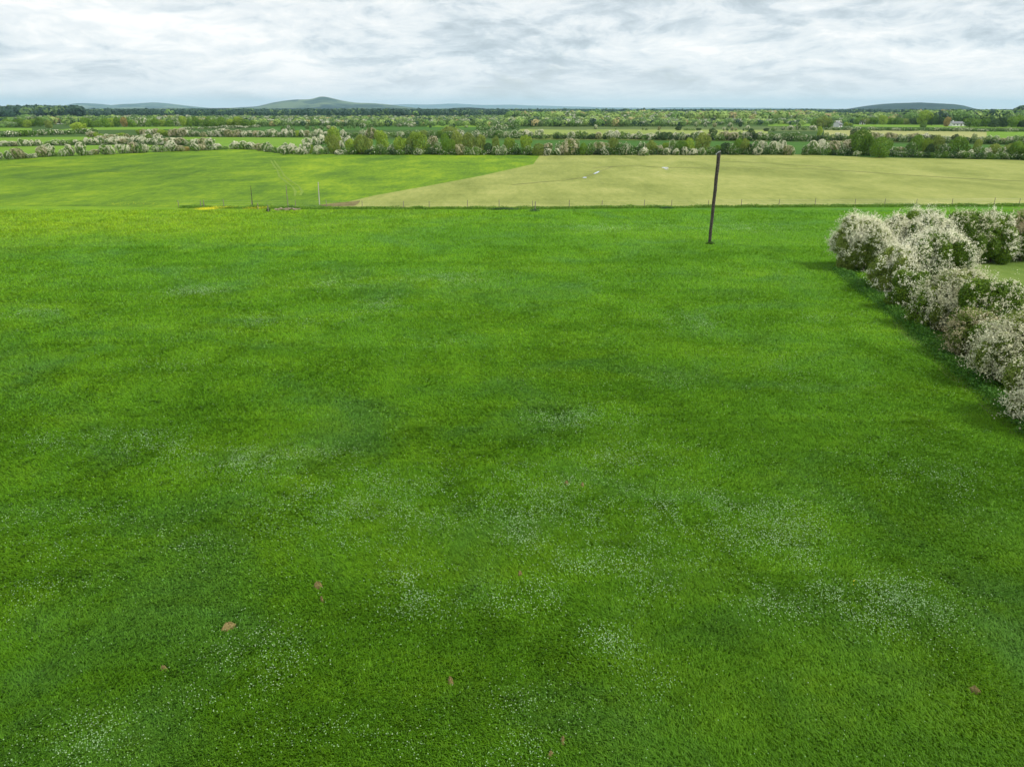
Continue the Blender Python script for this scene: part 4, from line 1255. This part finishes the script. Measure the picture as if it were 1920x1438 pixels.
near_bush(1945, 655, 1.8, 1.7, 3.2, M_nleaf, M_nwhite, 0.55, 'hawthorn with thin white sprays cut by the right edge, beside the olive one', 39)
near_bush(1898, 722, 2.3, 2.1, 4.0, M_nolive, M_npink, 0.85, 'pale pink flowering hawthorn close to the lower right end of the hedge', 40)
near_bush(1985, 715, 2.1, 2.0, 3.6, M_nleaf, M_nwhite, 0.8, 'white hawthorn cut by the right edge behind the pale pink one', 41)
near_bush(1965, 800, 2.1, 2.0, 3.7, M_nolive, M_npink, 1.2, 'creamy white hawthorn nearest to the viewer, cut by the right edge', 42)
near_bush(1795, 492, 2.6, 2.3, 4.8, M_nleaf, M_npink, 0.30, 'dark olive hawthorn behind the tall white one', 44)
near_bush(1848, 490, 2.5, 2.2, 4.5, M_nleaf, M_nwhite, 0.50, 'dark green hawthorn with white boughs and a bare trunk, beside the paddock', 45)
near_bush(1912, 488, 2.6, 2.2, 4.6, M_nleaf, M_nbrown, 0.75, 'brownish hawthorn at the right edge beyond the paddock', 46)
near_bush(1985, 486, 2.8, 2.3, 4.8, M_nleaf, M_nbrown, 0.5, 'green brown hawthorn outside the right edge beyond the paddock', 47)

near_bush(1660, 500, 2.0, 1.8, 4.3, M_nolive, M_nwhite, 0.8, 'white hawthorn filling the gap between the end one and the tallest', 48)
near_bush(1862, 690, 1.7, 1.6, 2.7, M_nleaf, M_npink, 0.2, 'low mixed hawthorn squeezed between the olive green one and the pale pink one', 49)
near_bush(1735, 615, 1.5, 1.4, 2.6, M_nleaf, M_npink, 0.15, 'low green hawthorn on the meadow side of the pinkish grey one', 50)
# rank grass at the foot of the hedge
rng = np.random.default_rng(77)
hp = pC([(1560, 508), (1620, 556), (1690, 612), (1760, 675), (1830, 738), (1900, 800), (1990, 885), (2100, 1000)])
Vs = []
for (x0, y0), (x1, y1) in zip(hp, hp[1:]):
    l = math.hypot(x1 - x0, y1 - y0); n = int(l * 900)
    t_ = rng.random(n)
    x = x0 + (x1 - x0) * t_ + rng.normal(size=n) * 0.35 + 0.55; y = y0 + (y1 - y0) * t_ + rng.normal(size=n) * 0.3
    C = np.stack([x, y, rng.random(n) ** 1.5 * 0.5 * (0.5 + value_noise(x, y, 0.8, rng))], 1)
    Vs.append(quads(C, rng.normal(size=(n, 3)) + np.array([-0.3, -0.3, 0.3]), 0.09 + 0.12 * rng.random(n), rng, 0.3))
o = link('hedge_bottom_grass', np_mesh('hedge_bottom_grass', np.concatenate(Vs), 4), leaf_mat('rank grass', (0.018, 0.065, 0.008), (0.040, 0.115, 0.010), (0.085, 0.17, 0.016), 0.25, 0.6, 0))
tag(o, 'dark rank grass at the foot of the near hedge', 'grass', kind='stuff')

# ------------------------------------------------------------------ unseen clouds added overhead to cast shade on the meadow and fields
m, t, out = new_mat('cloud')
d_ = t.node('ShaderNodeBsdfDiffuse'); d_.inputs[0].default_value = (0.9, 0.9, 0.92, 1)
tp = t.node('ShaderNodeBsdfTransparent')
mx = t.node('ShaderNodeMixShader'); mx.inputs[0].default_value = 0.30
t.l.new(tp.outputs[0], mx.inputs[1]); t.l.new(d_.outputs[0], mx.inputs[2]); t.l.new(mx.outputs[0], out.inputs[0])
M_shade_cloud = m
ALT = 420.0


def cloud(gx, gy, rx, ry, seed):
    rng = np.random.default_rng(seed)
    bm = bmesh.new()
    bmesh.ops.create_icosphere(bm, subdivisions=4, radius=1.0)
    for v in bm.verts:
        a = math.atan2(v.co.y, v.co.x)
        k = 1 + 0.10 * math.sin(a * 3 + seed) + 0.07 * math.sin(a * 7 + seed * 2) + 0.05 * math.sin(v.co.z * 9 + a * 5)
        v.co = Vector((v.co.x * rx * k, v.co.y * ry * k, v.co.z * 26 * k))
    o = link('cloud', bm_mesh('cloud', bm), M_shade_cloud)
    o.location = (gx + sd.x / sd.z * ALT, gy + sd.y / sd.z * ALT, ALT)
    tag(o, kind='structure')


cloud(20, -18, 170, 46, 1)
cloud(-150, 172, 85, 34, 2)
cloud(60, 255, 60, 10, 3)

# ------------------------------------------------------------------ haze
bm = bmesh.new()
box_bm(bm, -G0 - 500, G0 + 500, -4500, 29500, -6.0, 330.0)
m = bpy.data.materials.new('haze'); m.use_nodes = True
t = NT(m.node_tree)
for n in list(t.n):
    if n.type != 'OUTPUT_MATERIAL': t.n.remove(n)
out = [n for n in t.n if n.type == 'OUTPUT_MATERIAL'][0]
pv = t.node('ShaderNodeVolumePrincipled')
pv.inputs['Color'].default_value = (0.50, 0.77, 1.0, 1)
pv.inputs['Density'].default_value = 4.9e-5
pv.inputs['Anisotropy'].default_value = 0.0
t.l.new(pv.outputs[0], out.inputs['Volume'])
hz = link('haze', bm_mesh('haze', bm), m)
tag(hz, 'pale blue haze in the air over the distant plain', 'haze', kind='stuff')
